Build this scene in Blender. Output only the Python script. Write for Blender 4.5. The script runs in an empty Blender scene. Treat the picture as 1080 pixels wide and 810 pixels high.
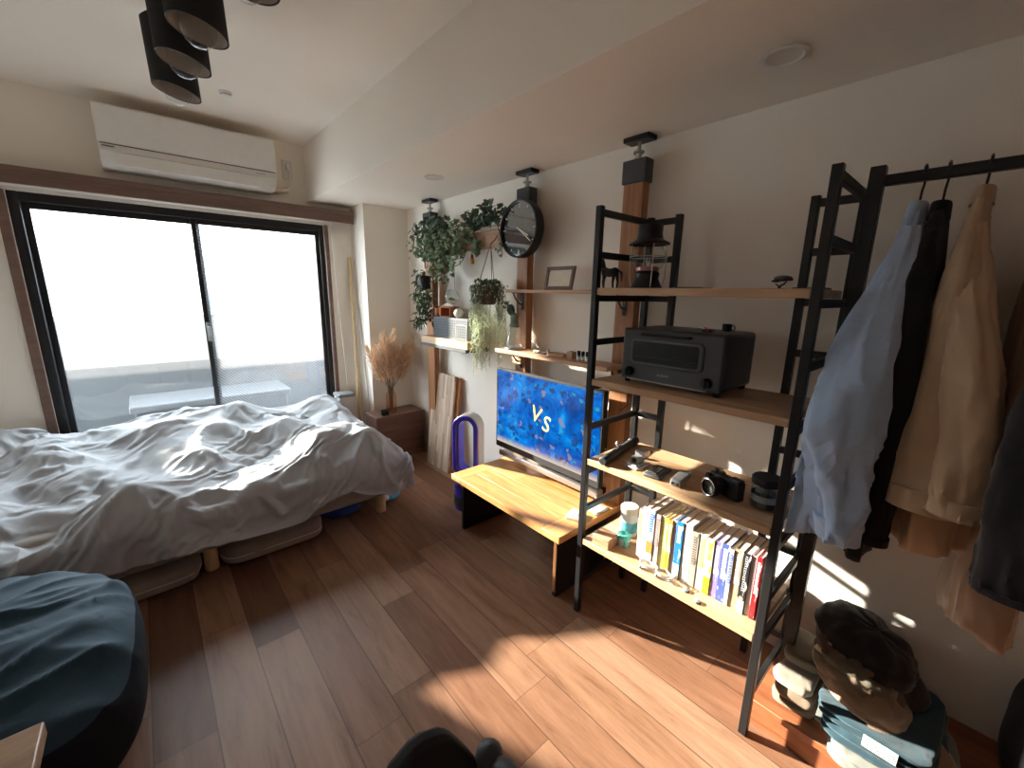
import bpy, bmesh, math, random
import numpy as np
from mathutils import Vector, Matrix, noise as mnoise
random.seed(7)
PI = math.pi
sc = bpy.context.scene
col = sc.collection

# ------------------------------------------------------------------ camera
cam_d = bpy.data.cameras.new('camera'); cam = bpy.data.objects.new('camera', cam_d); col.objects.link(cam)
cam_d.sensor_fit = 'HORIZONTAL'; cam_d.sensor_width = 36.0; cam_d.lens = 36.0*438.0/1080.0
cam_d.clip_start = 0.02; cam_d.clip_end = 200
cam.location = (0, 0, 1.45)
CR = Matrix(((0.752, 0.129, -0.646), (-0.659, 0.172, -0.732), (0.017, 0.977, 0.214)))
cam.rotation_euler = CR.to_quaternion().normalized().to_matrix().to_euler()
sc.camera = cam

# ------------------------------------------------------------------ light
sc.view_settings.view_transform = 'Standard'
sc.view_settings.look = 'None'
sc.view_settings.gamma = 1
sc.view_settings.use_curve_mapping = False
sc.view_settings.exposure = 1.18
sc.cycles.max_bounces = 14
sc.cycles.diffuse_bounces = 9
sc.cycles.transparent_max_bounces = 16
sc.cycles.sample_clamp_indirect = 8
w = bpy.data.worlds.new('sky'); sc.world = w; w.use_nodes = True
bg = w.node_tree.nodes['Background']
bg.inputs[0].default_value = (0.86, 0.93, 1.0, 1); bg.inputs[1].default_value = 10.5
sun_d = bpy.data.lights.new('sun', 'SUN'); sun = bpy.data.objects.new('sun', sun_d); col.objects.link(sun)
EL = math.radians(18.0); AZ = math.radians(20.5)
sdir = Vector((math.sin(AZ)*math.cos(EL), -math.cos(AZ)*math.cos(EL), -math.sin(EL)))
sun.rotation_euler = sdir.to_track_quat('-Z', 'Y').to_euler()
sun.location = (-2, 9, 5)
sun_d.energy = 21; sun_d.color = (1.0, 0.88, 0.74); sun_d.angle = math.radians(1.3)
# daylight portal in the window opening (only guides the sky light)
pl = bpy.data.lights.new('window_portal', 'AREA'); po = bpy.data.objects.new('window_portal', pl); col.objects.link(po)
pl.shape = 'RECTANGLE'; pl.size = 1.7; pl.size_y = 2.0; pl.cycles.is_portal = True
po.location = (0.36, 3.95, 0.98); po.rotation_euler = (math.radians(-90), 0, 0)

# ------------------------------------------------------------------ materials
def newmat(name):
    m = bpy.data.materials.new(name); m.use_nodes = True
    nt = m.node_tree; b = nt.nodes['Principled BSDF']
    return m, nt, b
def L(nt, a, b): nt.links.new(a, b)
def N(nt, t, **kw):
    n = nt.nodes.new(t)
    for k, v in kw.items(): setattr(n, k, v)
    return n
def objcoord(nt, scale=(1,1,1), rot=(0,0,0), loc=(0,0,0)):
    tc = N(nt, 'ShaderNodeTexCoord'); mp = N(nt, 'ShaderNodeMapping')
    mp.inputs['Scale'].default_value = scale; mp.inputs['Rotation'].default_value = rot; mp.inputs['Location'].default_value = loc
    L(nt, tc.outputs['Object'], mp.inputs['Vector']); return mp.outputs['Vector']
def noise(nt, vec, scale, detail=4, rough=.55, dist=0):
    n = N(nt, 'ShaderNodeTexNoise'); n.inputs['Scale'].default_value = scale; n.inputs['Detail'].default_value = detail
    n.inputs['Roughness'].default_value = rough; n.inputs['Distortion'].default_value = dist
    if vec is not None: L(nt, vec, n.inputs['Vector'])
    return n.outputs['Fac']
def ramp(nt, fac, stops):
    r = N(nt, 'ShaderNodeValToRGB'); cr = r.color_ramp
    while len(cr.elements) > 1: cr.elements.remove(cr.elements[-1])
    cr.elements[0].position = stops[0][0]; cr.elements[0].color = (*stops[0][1], 1)
    for p, c in stops[1:]:
        e = cr.elements.new(p); e.color = (*c, 1)
    L(nt, fac, r.inputs['Fac']); return r.outputs['Color']
def bump(nt, b, h, strength=.2, dist=.01):
    n = N(nt, 'ShaderNodeBump'); n.inputs['Strength'].default_value = strength; n.inputs['Distance'].default_value = dist
    L(nt, h, n.inputs['Height']); L(nt, n.outputs['Normal'], b.inputs['Normal'])
def plain(name, c, rough=.6, metal=0, var=.08, scale=30, bmp=0.0, spec=.5, trans=0, ior=1.45, sheen=0):
    m, nt, b = newmat(name)
    v = objcoord(nt)
    f = noise(nt, v, scale)
    lo = tuple(max(0, x*(1-var)) for x in c); hi = tuple(min(1, x*(1+var)) for x in c)
    L(nt, ramp(nt, f, [(.3, lo), (.7, hi)]), b.inputs['Base Color'])
    b.inputs['Roughness'].default_value = rough; b.inputs['Metallic'].default_value = metal
    b.inputs['Specular IOR Level'].default_value = spec
    b.inputs['Transmission Weight'].default_value = trans; b.inputs['IOR'].default_value = ior
    if sheen: b.inputs['Sheen Weight'].default_value = sheen
    if bmp: bump(nt, b, f, bmp, .004)
    return m
def fabric(name, c, rough=.9, var=.12, sheen=.3, weave=900, crease=.25):
    m, nt, b = newmat(name)
    v = objcoord(nt)
    f = noise(nt, v, 9, 5); f2 = noise(nt, v, weave, 1)
    lo = tuple(x*(1-var) for x in c); hi = tuple(min(1, x*(1+var)) for x in c)
    L(nt, ramp(nt, f, [(.3, lo), (.7, hi)]), b.inputs['Base Color'])
    b.inputs['Roughness'].default_value = rough; b.inputs['Sheen Weight'].default_value = sheen
    b.inputs['Specular IOR Level'].default_value = .2
    b1 = N(nt, 'ShaderNodeBump'); b1.inputs['Strength'].default_value = crease; b1.inputs['Distance'].default_value = .02; L(nt, noise(nt, v, 7, 3, .5, 1.5), b1.inputs['Height'])
    b2 = N(nt, 'ShaderNodeBump'); b2.inputs['Strength'].default_value = .25; b2.inputs['Distance'].default_value = .001; L(nt, f2, b2.inputs['Height']); L(nt, b1.outputs['Normal'], b2.inputs['Normal'])
    L(nt, b2.outputs['Normal'], b.inputs['Normal'])
    return m
def wood(name, c1, c2, axis='Y', sc_=1.0, rough=.5, strips=0, c3=None):
    m, nt, b = newmat(name)
    s = {'X': (1.2, 14, 14), 'Y': (14, 1.2, 14), 'Z': (14, 14, 1.2)}[axis]
    v = objcoord(nt, tuple(k*sc_ for k in s))
    f = noise(nt, v, 2.2, 6, .6, .6)
    f2 = noise(nt, v, 14, 3, .6)
    mx = N(nt, 'ShaderNodeMath', operation='MULTIPLY_ADD'); mx.inputs[1].default_value = .3
    L(nt, f2, mx.inputs[0]); L(nt, f, mx.inputs[2])
    colr = ramp(nt, mx.outputs[0], [(.42, c1), (.85, c2)])
    if strips:
        # laminated strips across the board
        tc = N(nt, 'ShaderNodeTexCoord'); sx = N(nt, 'ShaderNodeSeparateXYZ'); L(nt, tc.outputs['Object'], sx.inputs[0])
        ax2 = {'X': 'Y', 'Y': 'X', 'Z': 'Y'}[axis]
        q = N(nt, 'ShaderNodeMath', operation='MULTIPLY'); q.inputs[1].default_value = strips; L(nt, sx.outputs[ax2], q.inputs[0])
        fl = N(nt, 'ShaderNodeMath', operation='FLOOR'); L(nt, q.outputs[0], fl.inputs[0])
        q2 = N(nt, 'ShaderNodeMath', operation='MULTIPLY'); q2.inputs[1].default_value = 3.1; L(nt, sx.outputs[axis], q2.inputs[0])
        wn0 = N(nt, 'ShaderNodeTexWhiteNoise', noise_dimensions='1D'); L(nt, fl.outputs[0], wn0.inputs['W'])
        ad = N(nt, 'ShaderNodeMath', operation='ADD'); L(nt, q2.outputs[0], ad.inputs[0]); L(nt, wn0.outputs['Value'], ad.inputs[1])
        fl2 = N(nt, 'ShaderNodeMath', operation='FLOOR'); L(nt, ad.outputs[0], fl2.inputs[0])
        cx = N(nt, 'ShaderNodeCombineXYZ'); L(nt, fl.outputs[0], cx.inputs[0]); L(nt, fl2.outputs[0], cx.inputs[1])
        wn = N(nt, 'ShaderNodeTexWhiteNoise', noise_dimensions='2D'); L(nt, cx.outputs[0], wn.inputs['Vector'])
        mix = N(nt, 'ShaderNodeMix', data_type='RGBA', blend_type='MIX')
        L(nt, wn.outputs['Value'], mix.inputs['Factor']); L(nt, colr, mix.inputs['A'])
        mul = N(nt, 'ShaderNodeMix', data_type='RGBA', blend_type='MULTIPLY'); mul.inputs['Factor'].default_value = 1
        L(nt, colr, mul.inputs['A']); mul.inputs['B'].default_value = (*(c3 or (.62, .52, .45)), 1)
        L(nt, mul.outputs['Result'], mix.inputs['B']); colr = mix.outputs['Result']
    L(nt, colr, b.inputs['Base Color']); b.inputs['Roughness'].default_value = rough
    bump(nt, b, mx.outputs[0], .08, .003)
    return m
def emit(name, c, s):
    m, nt, b = newmat(name); b.inputs['Emission Color'].default_value = (*c, 1); b.inputs['Emission Strength'].default_value = s
    b.inputs['Base Color'].default_value = (*c, 1); return m
def thin_glass(name, tint=(.95, .97, .97), haze=0.0, lines=False, alpha=.93):
    m, nt, b = newmat(name); nt.nodes.remove(b)
    out = [n for n in nt.nodes if n.type == 'OUTPUT_MATERIAL'][0]
    tr = N(nt, 'ShaderNodeBsdfTransparent'); tr.inputs[0].default_value = (*tint, 1)
    gl = N(nt, 'ShaderNodeBsdfGlossy'); gl.inputs['Roughness'].default_value = .03
    lw = N(nt, 'ShaderNodeLayerWeight'); lw.inputs['Blend'].default_value = .5
    pw = N(nt, 'ShaderNodeMath', operation='POWER'); pw.inputs[1].default_value = 4; L(nt, lw.outputs['Facing'], pw.inputs[0])
    fr = N(nt, 'ShaderNodeMath', operation='MULTIPLY_ADD'); fr.inputs[1].default_value = .75; fr.inputs[2].default_value = .045; L(nt, pw.outputs[0], fr.inputs[0])
    mx = N(nt, 'ShaderNodeMixShader'); L(nt, fr.outputs[0], mx.inputs[0]); L(nt, tr.outputs[0], mx.inputs[1]); L(nt, gl.outputs[0], mx.inputs[2])
    last = mx.outputs[0]
    if haze > 0:
        tl = N(nt, 'ShaderNodeBsdfTranslucent'); tl.inputs[0].default_value = (.9, .92, .95, 1)
        m2 = N(nt, 'ShaderNodeMixShader'); m2.inputs[0].default_value = haze
        L(nt, last, m2.inputs[1]); L(nt, tl.outputs[0], m2.inputs[2]); last = m2.outputs[0]
    if lines:
        v = objcoord(nt, rot=(0, math.radians(45), 0))
        facs = []
        for ax in ('X',):
            sx = N(nt, 'ShaderNodeSeparateXYZ'); L(nt, v, sx.inputs[0])
            q = N(nt, 'ShaderNodeMath', operation='MULTIPLY'); q.inputs[1].default_value = 1/.017; L(nt, sx.outputs[ax], q.inputs[0])
            f = N(nt, 'ShaderNodeMath', operation='FRACT'); L(nt, q.outputs[0], f.inputs[0])
            g = N(nt, 'ShaderNodeMath', operation='LESS_THAN'); g.inputs[1].default_value = .12; L(nt, f.outputs[0], g.inputs[0]); facs.append(g.outputs[0])
        mm = N(nt, 'ShaderNodeMath', operation='MULTIPLY'); L(nt, facs[0], mm.inputs[0]); mm.inputs[1].default_value = .7
        wi = N(nt, 'ShaderNodeBsdfDiffuse'); wi.inputs[0].default_value = (.35, .36, .36, 1)
        m3 = N(nt, 'ShaderNodeMixShader'); L(nt, mm.outputs[0], m3.inputs[0]); L(nt, last, m3.inputs[1]); L(nt, wi.outputs[0], m3.inputs[2]); last = m3.outputs[0]
    L(nt, last, out.inputs['Surface']); return m

def floor_mat():
    m, nt, b = newmat('floor_boards')
    tc = N(nt, 'ShaderNodeTexCoord'); sx = N(nt, 'ShaderNodeSeparateXYZ'); L(nt, tc.outputs['Object'], sx.inputs[0])
    W_, L_ = .165, .92
    def mth(op, a, bb=None, c=None):
        n = N(nt, 'ShaderNodeMath', operation=op)
        for i, v in enumerate((a, bb, c)):
            if v is None: continue
            if isinstance(v, (int, float)): n.inputs[i].default_value = v
            else: L(nt, v, n.inputs[i])
        return n.outputs[0]
    u = mth('DIVIDE', mth('SUBTRACT', sx.outputs['X'], .175), W_)
    row = mth('FLOOR', u); fu = mth('FRACT', u)
    wn = N(nt, 'ShaderNodeTexWhiteNoise', noise_dimensions='1D'); L(nt, row, wn.inputs['W'])
    vv = mth('ADD', mth('DIVIDE', sx.outputs['Y'], L_), mth('MULTIPLY', wn.outputs['Value'], 5.3))
    colm = mth('FLOOR', vv); fv = mth('FRACT', vv)
    cx = N(nt, 'ShaderNodeCombineXYZ'); L(nt, row, cx.inputs[0]); L(nt, colm, cx.inputs[1])
    wid = N(nt, 'ShaderNodeTexWhiteNoise', noise_dimensions='2D'); L(nt, cx.outputs[0], wid.inputs['Vector'])
    # grain, shifted per plank
    sh = N(nt, 'ShaderNodeVectorMath', operation='MULTIPLY_ADD')
    L(nt, wid.outputs['Color'], sh.inputs[0]); sh.inputs[1].default_value = (7, 7, 7)
    mp = N(nt, 'ShaderNodeMapping'); mp.inputs['Scale'].default_value = (13, 1.3, 1); L(nt, tc.outputs['Object'], mp.inputs['Vector']); L(nt, mp.outputs[0], sh.inputs[2])
    g1 = noise(nt, sh.outputs[0], 1.6, 7, .62, .8); g2 = noise(nt, sh.outputs[0], 11, 4, .7, .2)
    g = mth('ADD', mth('MULTIPLY', g1, .75), mth('MULTIPLY', g2, .25))
    base = ramp(nt, wid.outputs['Value'], [(0, (.130, .058, .030)), (.15, (.19, .090, .049)), (.5, (.225, .113, .065)), (.85, (.265, .142, .083)), (1, (.30, .172, .108))])
    gr = ramp(nt, g, [(.28, (.42, .35, .30)), (.42, (.84, .80, .76)), (.52, (1.0, .99, .98)), (.7, (1.3, 1.32, 1.34))])
    mul = N(nt, 'ShaderNodeMix', data_type='RGBA', blend_type='MULTIPLY'); mul.inputs['Factor'].default_value = 1
    L(nt, base, mul.inputs['A']); L(nt, gr, mul.inputs['B'])
    e1 = mth('LESS_THAN', fu, .012); e2 = mth('GREATER_THAN', fu, .988); e3 = mth('LESS_THAN', fv, .0025)
    e = mth('MAXIMUM', mth('MAXIMUM', e1, e2), e3)
    mx = N(nt, 'ShaderNodeMix', data_type='RGBA'); L(nt, mth('MULTIPLY', e, .75), mx.inputs['Factor']); L(nt, mul.outputs['Result'], mx.inputs['A']); mx.inputs['B'].default_value = (.05, .025, .015, 1)
    L(nt, mx.outputs['Result'], b.inputs['Base Color'])
    L(nt, mth('ADD', mth('MULTIPLY', g, .15), .42), b.inputs['Roughness']); b.inputs['Specular IOR Level'].default_value = .32
    bump(nt, b, mth('SUBTRACT', mth('MULTIPLY', g, .3), e), .12, .003)
    return m
def wall_mat(name, c):
    m, nt, b = newmat(name)
    v = objcoord(nt); f = noise(nt, v, 160, 4, .7); f0 = noise(nt, v, 1.3, 2)
    L(nt, ramp(nt, f0, [(.3, tuple(x*.97 for x in c)), (.7, c)]), b.inputs['Base Color'])
    b.inputs['Roughness'].default_value = .92; b.inputs['Specular IOR Level'].default_value = .2
    bump(nt, b, f, .35, .004); return m

M = {}
M['wall'] = wall_mat('wall_paper', (.86, .80, .715))
M['ceil'] = wall_mat('ceiling_paper', (.88, .81, .72))
M['floor'] = floor_mat()
M['concrete'] = plain('concrete', (.022, .026, .029), .9)
M['brown_trim'] = wood('brown_trim', (.13, .075, .055), (.20, .12, .09), 'X', rough=.5)
M['alu'] = plain('black_aluminium', (.02, .02, .022), .4, .3)
M['black'] = plain('black_steel', (.013, .013, .014), .42, .2, spec=.5)
M['blackplastic'] = plain('black_plastic', (.02, .02, .02), .5)
M['matblack'] = plain('matt_black', (.012, .012, .013), .8)
M['white'] = plain('white_plastic', (.75, .74, .71), .4, var=.02)
M['offwhite'] = plain('off_white', (.66, .63, .58), .5, var=.03)
M['cream'] = plain('cream', (.70, .62, .5), .6)
M['grey'] = plain('grey_plastic', (.25, .26, .27), .5)
M['dgrey'] = plain('dark_grey', (.045, .047, .052), .55)
M['chrome'] = plain('chrome', (.7, .7, .7), .2, 1)
M['steelgrey'] = plain('satin_metal', (.45, .44, .42), .35, .9)
M['pine'] = wood('pale_pine', (.42, .26, .145), (.66, .47, .30), 'Y', strips=22, c3=(.80, .70, .60), rough=.5)
M['pineX'] = wood('laminated_board', (.50, .37, .27), (.78, .62, .48), 'Z', strips=38, c3=(.52, .44, .38), rough=.6)
M['orange_wood'] = wood('orange_wood', (.36, .15, .05), (.58, .28, .11), 'Z', rough=.5)
M['postwood'] = wood('post_wood', (.22, .085, .028), (.42, .19, .075), 'Z', rough=.55)
M['beamwood'] = wood('beam_wood', (.26, .12, .055), (.45, .23, .11), 'Y', rough=.55)
M['shelfwood'] = wood('wall_shelf_wood', (.38, .20, .105), (.56, .34, .20), 'Y', rough=.55)
M['benchwood'] = wood('bench_wood', (.40, .165, .045), (.72, .40, .16), 'Y', rough=.38, strips=8.3333, c3=(.88, .78, .68))
M['benchend'] = wood('bench_end_wood', (.52, .24, .08), (.72, .38, .15), 'X', rough=.38)
M['redwood'] = wood('reddish_wood', (.17, .052, .022), (.36, .13, .055), 'Y', rough=.4)
M['darkbrown'] = wood('dark_walnut', (.11, .05, .035), (.19, .095, .065), 'X', rough=.4)
M['deskwood'] = wood('desk_wood', (.36, .22, .13), (.52, .35, .22), 'X', rough=.4, strips=14, c3=(.8, .75, .7))
M['lightwood'] = wood('light_wood', (.60, .42, .22), (.75, .56, .33), 'Z', rough=.5)
M['glass'] = thin_glass('clear_glass')
M['winglass'] = thin_glass('window_glass', (.90, .93, .94), .015)
M['wiredglass'] = thin_glass('wired_window_glass', (.92, .95, .96), .03, True)
M['amberglass'] = thin_glass('amber_glass', (.90, .74, .60))
M['duvet'] = fabric('grey_blue_cotton', (.38, .39, .405), .85, .05, .1, crease=.4)
M['sheet'] = fabric('grey_sheet', (.30, .265, .235), .9, .06)
M['bluecotton'] = fabric('light_blue_cotton', (.36, .47, .66), .8, .05, crease=.5)
M['blackcloth'] = fabric('black_cloth', (.012, .012, .014), .95, .1, .1)
M['beigecloth'] = fabric('beige_cotton', (.42, .29, .185), .9, .06)
M['peachcloth'] = fabric('peach_nylon', (.46, .27, .15), .6, .08)
M['satin'] = fabric('brown_satin', (.32, .205, .135), .45, .08)
M['darkcoat'] = fabric('charcoal_wool', (.018, .0175, .021), .95, .25, .3, 300)
M['creamknit'] = fabric('cream_knit', (.42, .34, .27), .95, .08)
M['olive'] = fabric('olive_cloth', (.15, .12, .08), .95)
M['khaki'] = fabric('khaki_cloth', (.24, .17, .11), .95)
M['denim'] = fabric('dark_denim', (.014, .045, .062), .9, .25)
M['greydenim'] = fabric('washed_grey_denim', (.20, .21, .185), .9, .25)
M['teal'] = plain('teal_plastic', (.12, .62, .52), .35)
M['paper'] = plain('paper', (.82, .80, .75), .8, var=.04)
M['terracotta'] = plain('terracotta', (.45, .16, .07), .8)
M['purple'] = plain('purple_blue_metal', (.06, .05, .50), .3, .4, var=.03)
M['silver'] = plain('silver_metal', (.42, .41, .40), .3, .8, var=.03)
M['blue'] = plain('blue_cloth', (.02, .07, .38), .6)
M['storage'] = fabric('beige_storage_fabric', (.32, .26, .20), .9)
M['green'] = plain('ivy_green', (.15, .215, .115), .5, var=.4, scale=14)
M['green2'] = plain('dark_leaf', (.060, .105, .065), .45, var=.5, scale=14)
M['palegreen'] = plain('pale_green_beads', (.60, .66, .46), .5, var=.35, scale=9)
M['eucalyptus'] = plain('grey_green_leaf', (.16, .23, .19), .6, var=.3)
M['stem'] = plain('stem_brown', (.13, .08, .04), .8)
M['pampas'] = plain('pampas_plume', (.80, .60, .42), .95, var=.2, scale=20)
M['rope'] = plain('jute_rope', (.16, .11, .075), .9)

# ------------------------------------------------------------------ mesh builder
def tag(o, label=None, cat=None, group=None, kind=None):
    if label: o['label'] = label
    if cat: o['category'] = cat
    if group: o['group'] = group
    if kind: o['kind'] = kind
    return o
def thing(name, label, cat, loc=(0,0,0), group=None):
    o = bpy.data.objects.new(name, None); col.objects.link(o); o.location = loc
    o.empty_display_size = .05
    return tag(o, label, cat, group)
def wloc(o):
    v = Vector((0,0,0))
    while o is not None: v += o.location; o = o.parent
    return v
class MB:
    def __init__(s): s.v = []; s.f = []
    def add(s, vs, fs):
        n = len(s.v); s.v += [tuple(p) for p in vs]; s.f += [tuple(i+n for i in f) for f in fs]; return s
    def box(s, x0, x1, y0, y1, z0, z1, rot=None):
        vs = [Vector((x, y, z)) for x in (x0, x1) for y in (y0, y1) for z in (z0, z1)]
        if rot:
            c, m = rot; vs = [Vector(c)+m@(p-Vector(c)) for p in vs]
        return s.add(vs, [(0,1,3,2), (4,6,7,5), (0,4,5,1), (2,3,7,6), (0,2,6,4), (1,5,7,3)])
    def tube(s, pts, r, n=8, cap=True, flat=1.0):
        pts = [Vector(p) for p in pts]; m = len(pts)
        rs = r if isinstance(r, (list, tuple)) else [r]*m
        vs = []; fs = []
        t0 = (pts[1]-pts[0]).normalized(); up = Vector((0,0,1)) if abs(t0.z) < .9 else Vector((1,0,0))
        a = t0.cross(up).normalized()
        for i, p in enumerate(pts):
            t = (pts[min(i+1, m-1)]-pts[max(i-1, 0)]).normalized()
            a = (a - t*a.dot(t))
            if a.length < 1e-6: a = t.orthogonal()
            a.normalize(); b = t.cross(a)
            for k in range(n):
                an = 2*PI*k/n; vs.append(p + (a*math.cos(an) + b*math.sin(an)*flat)*rs[i])
        for i in range(m-1):
            for k in range(n):
                k2 = (k+1) % n; fs.append((i*n+k, i*n+k2, (i+1)*n+k2, (i+1)*n+k))
        if cap: fs.append(tuple(range(n-1, -1, -1))); fs.append(tuple((m-1)*n+k for k in range(n)))
        return s.add(vs, fs)
    def lathe(s, prof, c=(0,0,0), n=24, axis='Z', cap=True, rot=None):
        vs = []; fs = []; m = len(prof); c = Vector(c)
        for r, h in prof:
            for k in range(n):
                a = 2*PI*k/n; p = (r*math.cos(a), r*math.sin(a), h)
                if axis == 'X': p = (h, r*math.cos(a), r*math.sin(a))
                elif axis == 'Y': p = (r*math.sin(a), h, r*math.cos(a))
                p = Vector(p)
                if rot: p = rot@p
                vs.append(c+p)
        for i in range(m-1):
            for k in range(n):
                k2 = (k+1) % n; fs.append((i*n+k, i*n+k2, (i+1)*n+k2, (i+1)*n+k))
        if cap:
            if prof[0][0] > 1e-5: fs.append(tuple(range(n-1, -1, -1)))
            if prof[-1][0] > 1e-5: fs.append(tuple((m-1)*n+k for k in range(n)))
        return s.add(vs, fs)
    def ball(s, c, r, n=12, sz=(1,1,1), rot=None):
        pr = []
        k = max(4, n//2)
        for i in range(k+1):
            a = -PI/2 + PI*i/k; pr.append((max(1e-4, math.cos(a))*r, math.sin(a)*r))
        b = MB().lathe(pr, (0,0,0), n, cap=False)
        vs = [Vector((p[0]*sz[0], p[1]*sz[1], p[2]*sz[2])) for p in b.v]
        if rot: vs = [rot@p for p in vs]
        return s.add([Vector(c)+p for p in vs], b.f)
    def prism(s, poly, axis, a0, a1):
        def P(u, v, w):
            return {'X': (w, u, v), 'Y': (u, w, v), 'Z': (u, v, w)}[axis]
        n = len(poly); vs = [P(u, v, a0) for u, v in poly] + [P(u, v, a1) for u, v in poly]
        fs = [tuple(range(n-1, -1, -1)), tuple(range(n, 2*n))] + [(i, (i+1) % n, n+(i+1) % n, n+i) for i in range(n)]
        return s.add(vs, fs)
    def grid(s, fn, nu, nv, closeu=False):
        vs = [fn(i/(nu if closeu else nu-1), j/(nv-1)) for j in range(nv) for i in range(nu)]
        fs = []
        for j in range(nv-1):
            for i in range(nu if closeu else nu-1):
                i2 = (i+1) % nu; fs.append((j*nu+i, j*nu+i2, (j+1)*nu+i2, (j+1)*nu+i))
        return s.add(vs, fs)
    def xf(s, c, m):
        c = Vector(c); s.v = [tuple(c+m@(Vector(p)-c)) for p in s.v]; return s
    def build(s, name, m, parent=None, bevel=0, smooth=None, solid=0, sub=0, loc=None, seg=2):
        me = bpy.data.meshes.new(name)
        off = wloc(parent) if parent else Vector(loc or (0,0,0))
        me.from_pydata([tuple(Vector(p)-off) for p in s.v], [], s.f); me.validate()
        bm = bmesh.new(); bm.from_mesh(me); bmesh.ops.recalc_face_normals(bm, faces=bm.faces); bm.to_mesh(me); bm.free()
        me.materials.append(m)
        if smooth is not False:
            me.shade_smooth(); me.set_sharp_from_angle(angle=math.radians(smooth or 38))
        o = bpy.data.objects.new(name, me); col.objects.link(o)
        if parent: o.parent = parent
        else: o.location = off
        if solid:
            md = o.modifiers.new('thick', 'SOLIDIFY'); md.thickness = solid; md.offset = 0
        if sub:
            md = o.modifiers.new('sub', 'SUBSURF'); md.levels = sub; md.render_levels = sub
        if bevel:
            md = o.modifiers.new('bev', 'BEVEL'); md.width = bevel; md.segments = seg; md.limit_method = 'ANGLE'; md.angle_limit = math.radians(40)
            md.harden_normals = False
        return o
def bxp(name, m, parent, x0, x1, y0, y1, z0, z1, bevel=.002, loc=None):
    return MB().box(x0, x1, y0, y1, z0, z1).build(name, m, parent, bevel=bevel, loc=loc)
def rotm(ax, deg): return Matrix.Rotation(math.radians(deg), 3, ax)
def dup(root, loc, label=None, group=None):
    r = root.copy(); col.objects.link(r); r.location = loc
    if label: r['label'] = label
    if group: r['group'] = group
    for ch in list(root.children):
        c = ch.copy(); col.objects.link(c); c.parent = r
        for g in list(ch.children):
            d = g.copy(); col.objects.link(d); d.parent = c
    return r
def text(s, size, m, parent, origin, xdir, ydir, name='lettering', depth=.0006, align='CENTER'):
    cu = bpy.data.curves.new('txt', 'FONT'); cu.body = s; cu.size = size; cu.extrude = depth; cu.align_x = align; cu.align_y = 'CENTER'; cu.resolution_u = 3
    o = bpy.data.objects.new('txt', cu); col.objects.link(o)
    dg = bpy.context.evaluated_depsgraph_get(); me = bpy.data.meshes.new_from_object(o.evaluated_get(dg))
    bpy.data.objects.remove(o)
    X_ = Vector(xdir).normalized(); Y_ = Vector(ydir).normalized(); Z_ = X_.cross(Y_)
    off = wloc(parent)
    for v in me.vertices:
        c = v.co.copy(); v.co = Vector(origin) + X_*c.x + Y_*c.y + Z_*c.z - off
    me.name = name; me.materials.clear(); me.materials.append(m)
    q = bpy.data.objects.new(name, me); col.objects.link(q); q.parent = parent; return q
def nz(x, y, z=0, s=1.0): return mnoise.noise(Vector((x*s, y*s, z*s)))
def struct(o): return tag(o, kind='structure')
def S(name, m, *b, bevel=0): return struct(bxp(name, m, None, *b, bevel=bevel))

# ------------------------------------------------------------------ room shell
WX, FY, LX, NY = 1.85, 3.80, -1.30, -2.4
CZ, SZ, SX = 2.55, 2.142, 1.115
S('floor', M['floor'], LX-.1, WX+.1, NY-.1, FY+.12, -.06, 0)
S('ceiling', M['ceil'], LX-.1, WX+.1, NY-.1, FY+.12, CZ, CZ+.1)
S('trim_1', M['ceil'], SX, WX, NY, FY, SZ, CZ)
S('wall_right', M['wall'], WX, WX+.1, NY-.1, FY+.12, 0, CZ)
S('wall_left', M['wall'], LX-.1, LX, NY-.1, FY+.12, 0, CZ)
S('wall_near', M['wall'], LX, WX, NY-.1, NY, 0, CZ)
wf = MB()
WL, WR, WT = -.50, 1.225, 1.975
wf.box(LX, WL, FY, FY+.12, 0, CZ).box(WR, WX, FY, FY+.12, 0, CZ).box(WL, WR, FY, FY+.12, WT, CZ)
struct(wf.build('wall_far', M['wall']))
S('wall_pillar', M['wall'], 1.455, WX, 3.52, FY, 0, SZ)
for nm, b in (('baseboard_right', (WX-.012, WX, NY, 3.52, 0, .06)), ('baseboard_pillar', (1.455, WX-.012, 3.508, 3.52, 0, .06)),
              ('baseboard_left', (LX, LX+.012, NY, FY, 0, .06)), ('baseboard_near', (LX+.012, WX-.012, NY, NY+.012, 0, .06))):
    S(nm, M['offwhite'], *b, bevel=.003)
# window casing (brown, left side and top) and white inner reveal
S('trim_2', M['brown_trim'], WL-.045, WL, FY-.02, FY, 0, WT+.0, bevel=.003)
S('trim_3', M['brown_trim'], WR, WR+.03, FY-.02, FY, 0, WT, bevel=.003)
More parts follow.
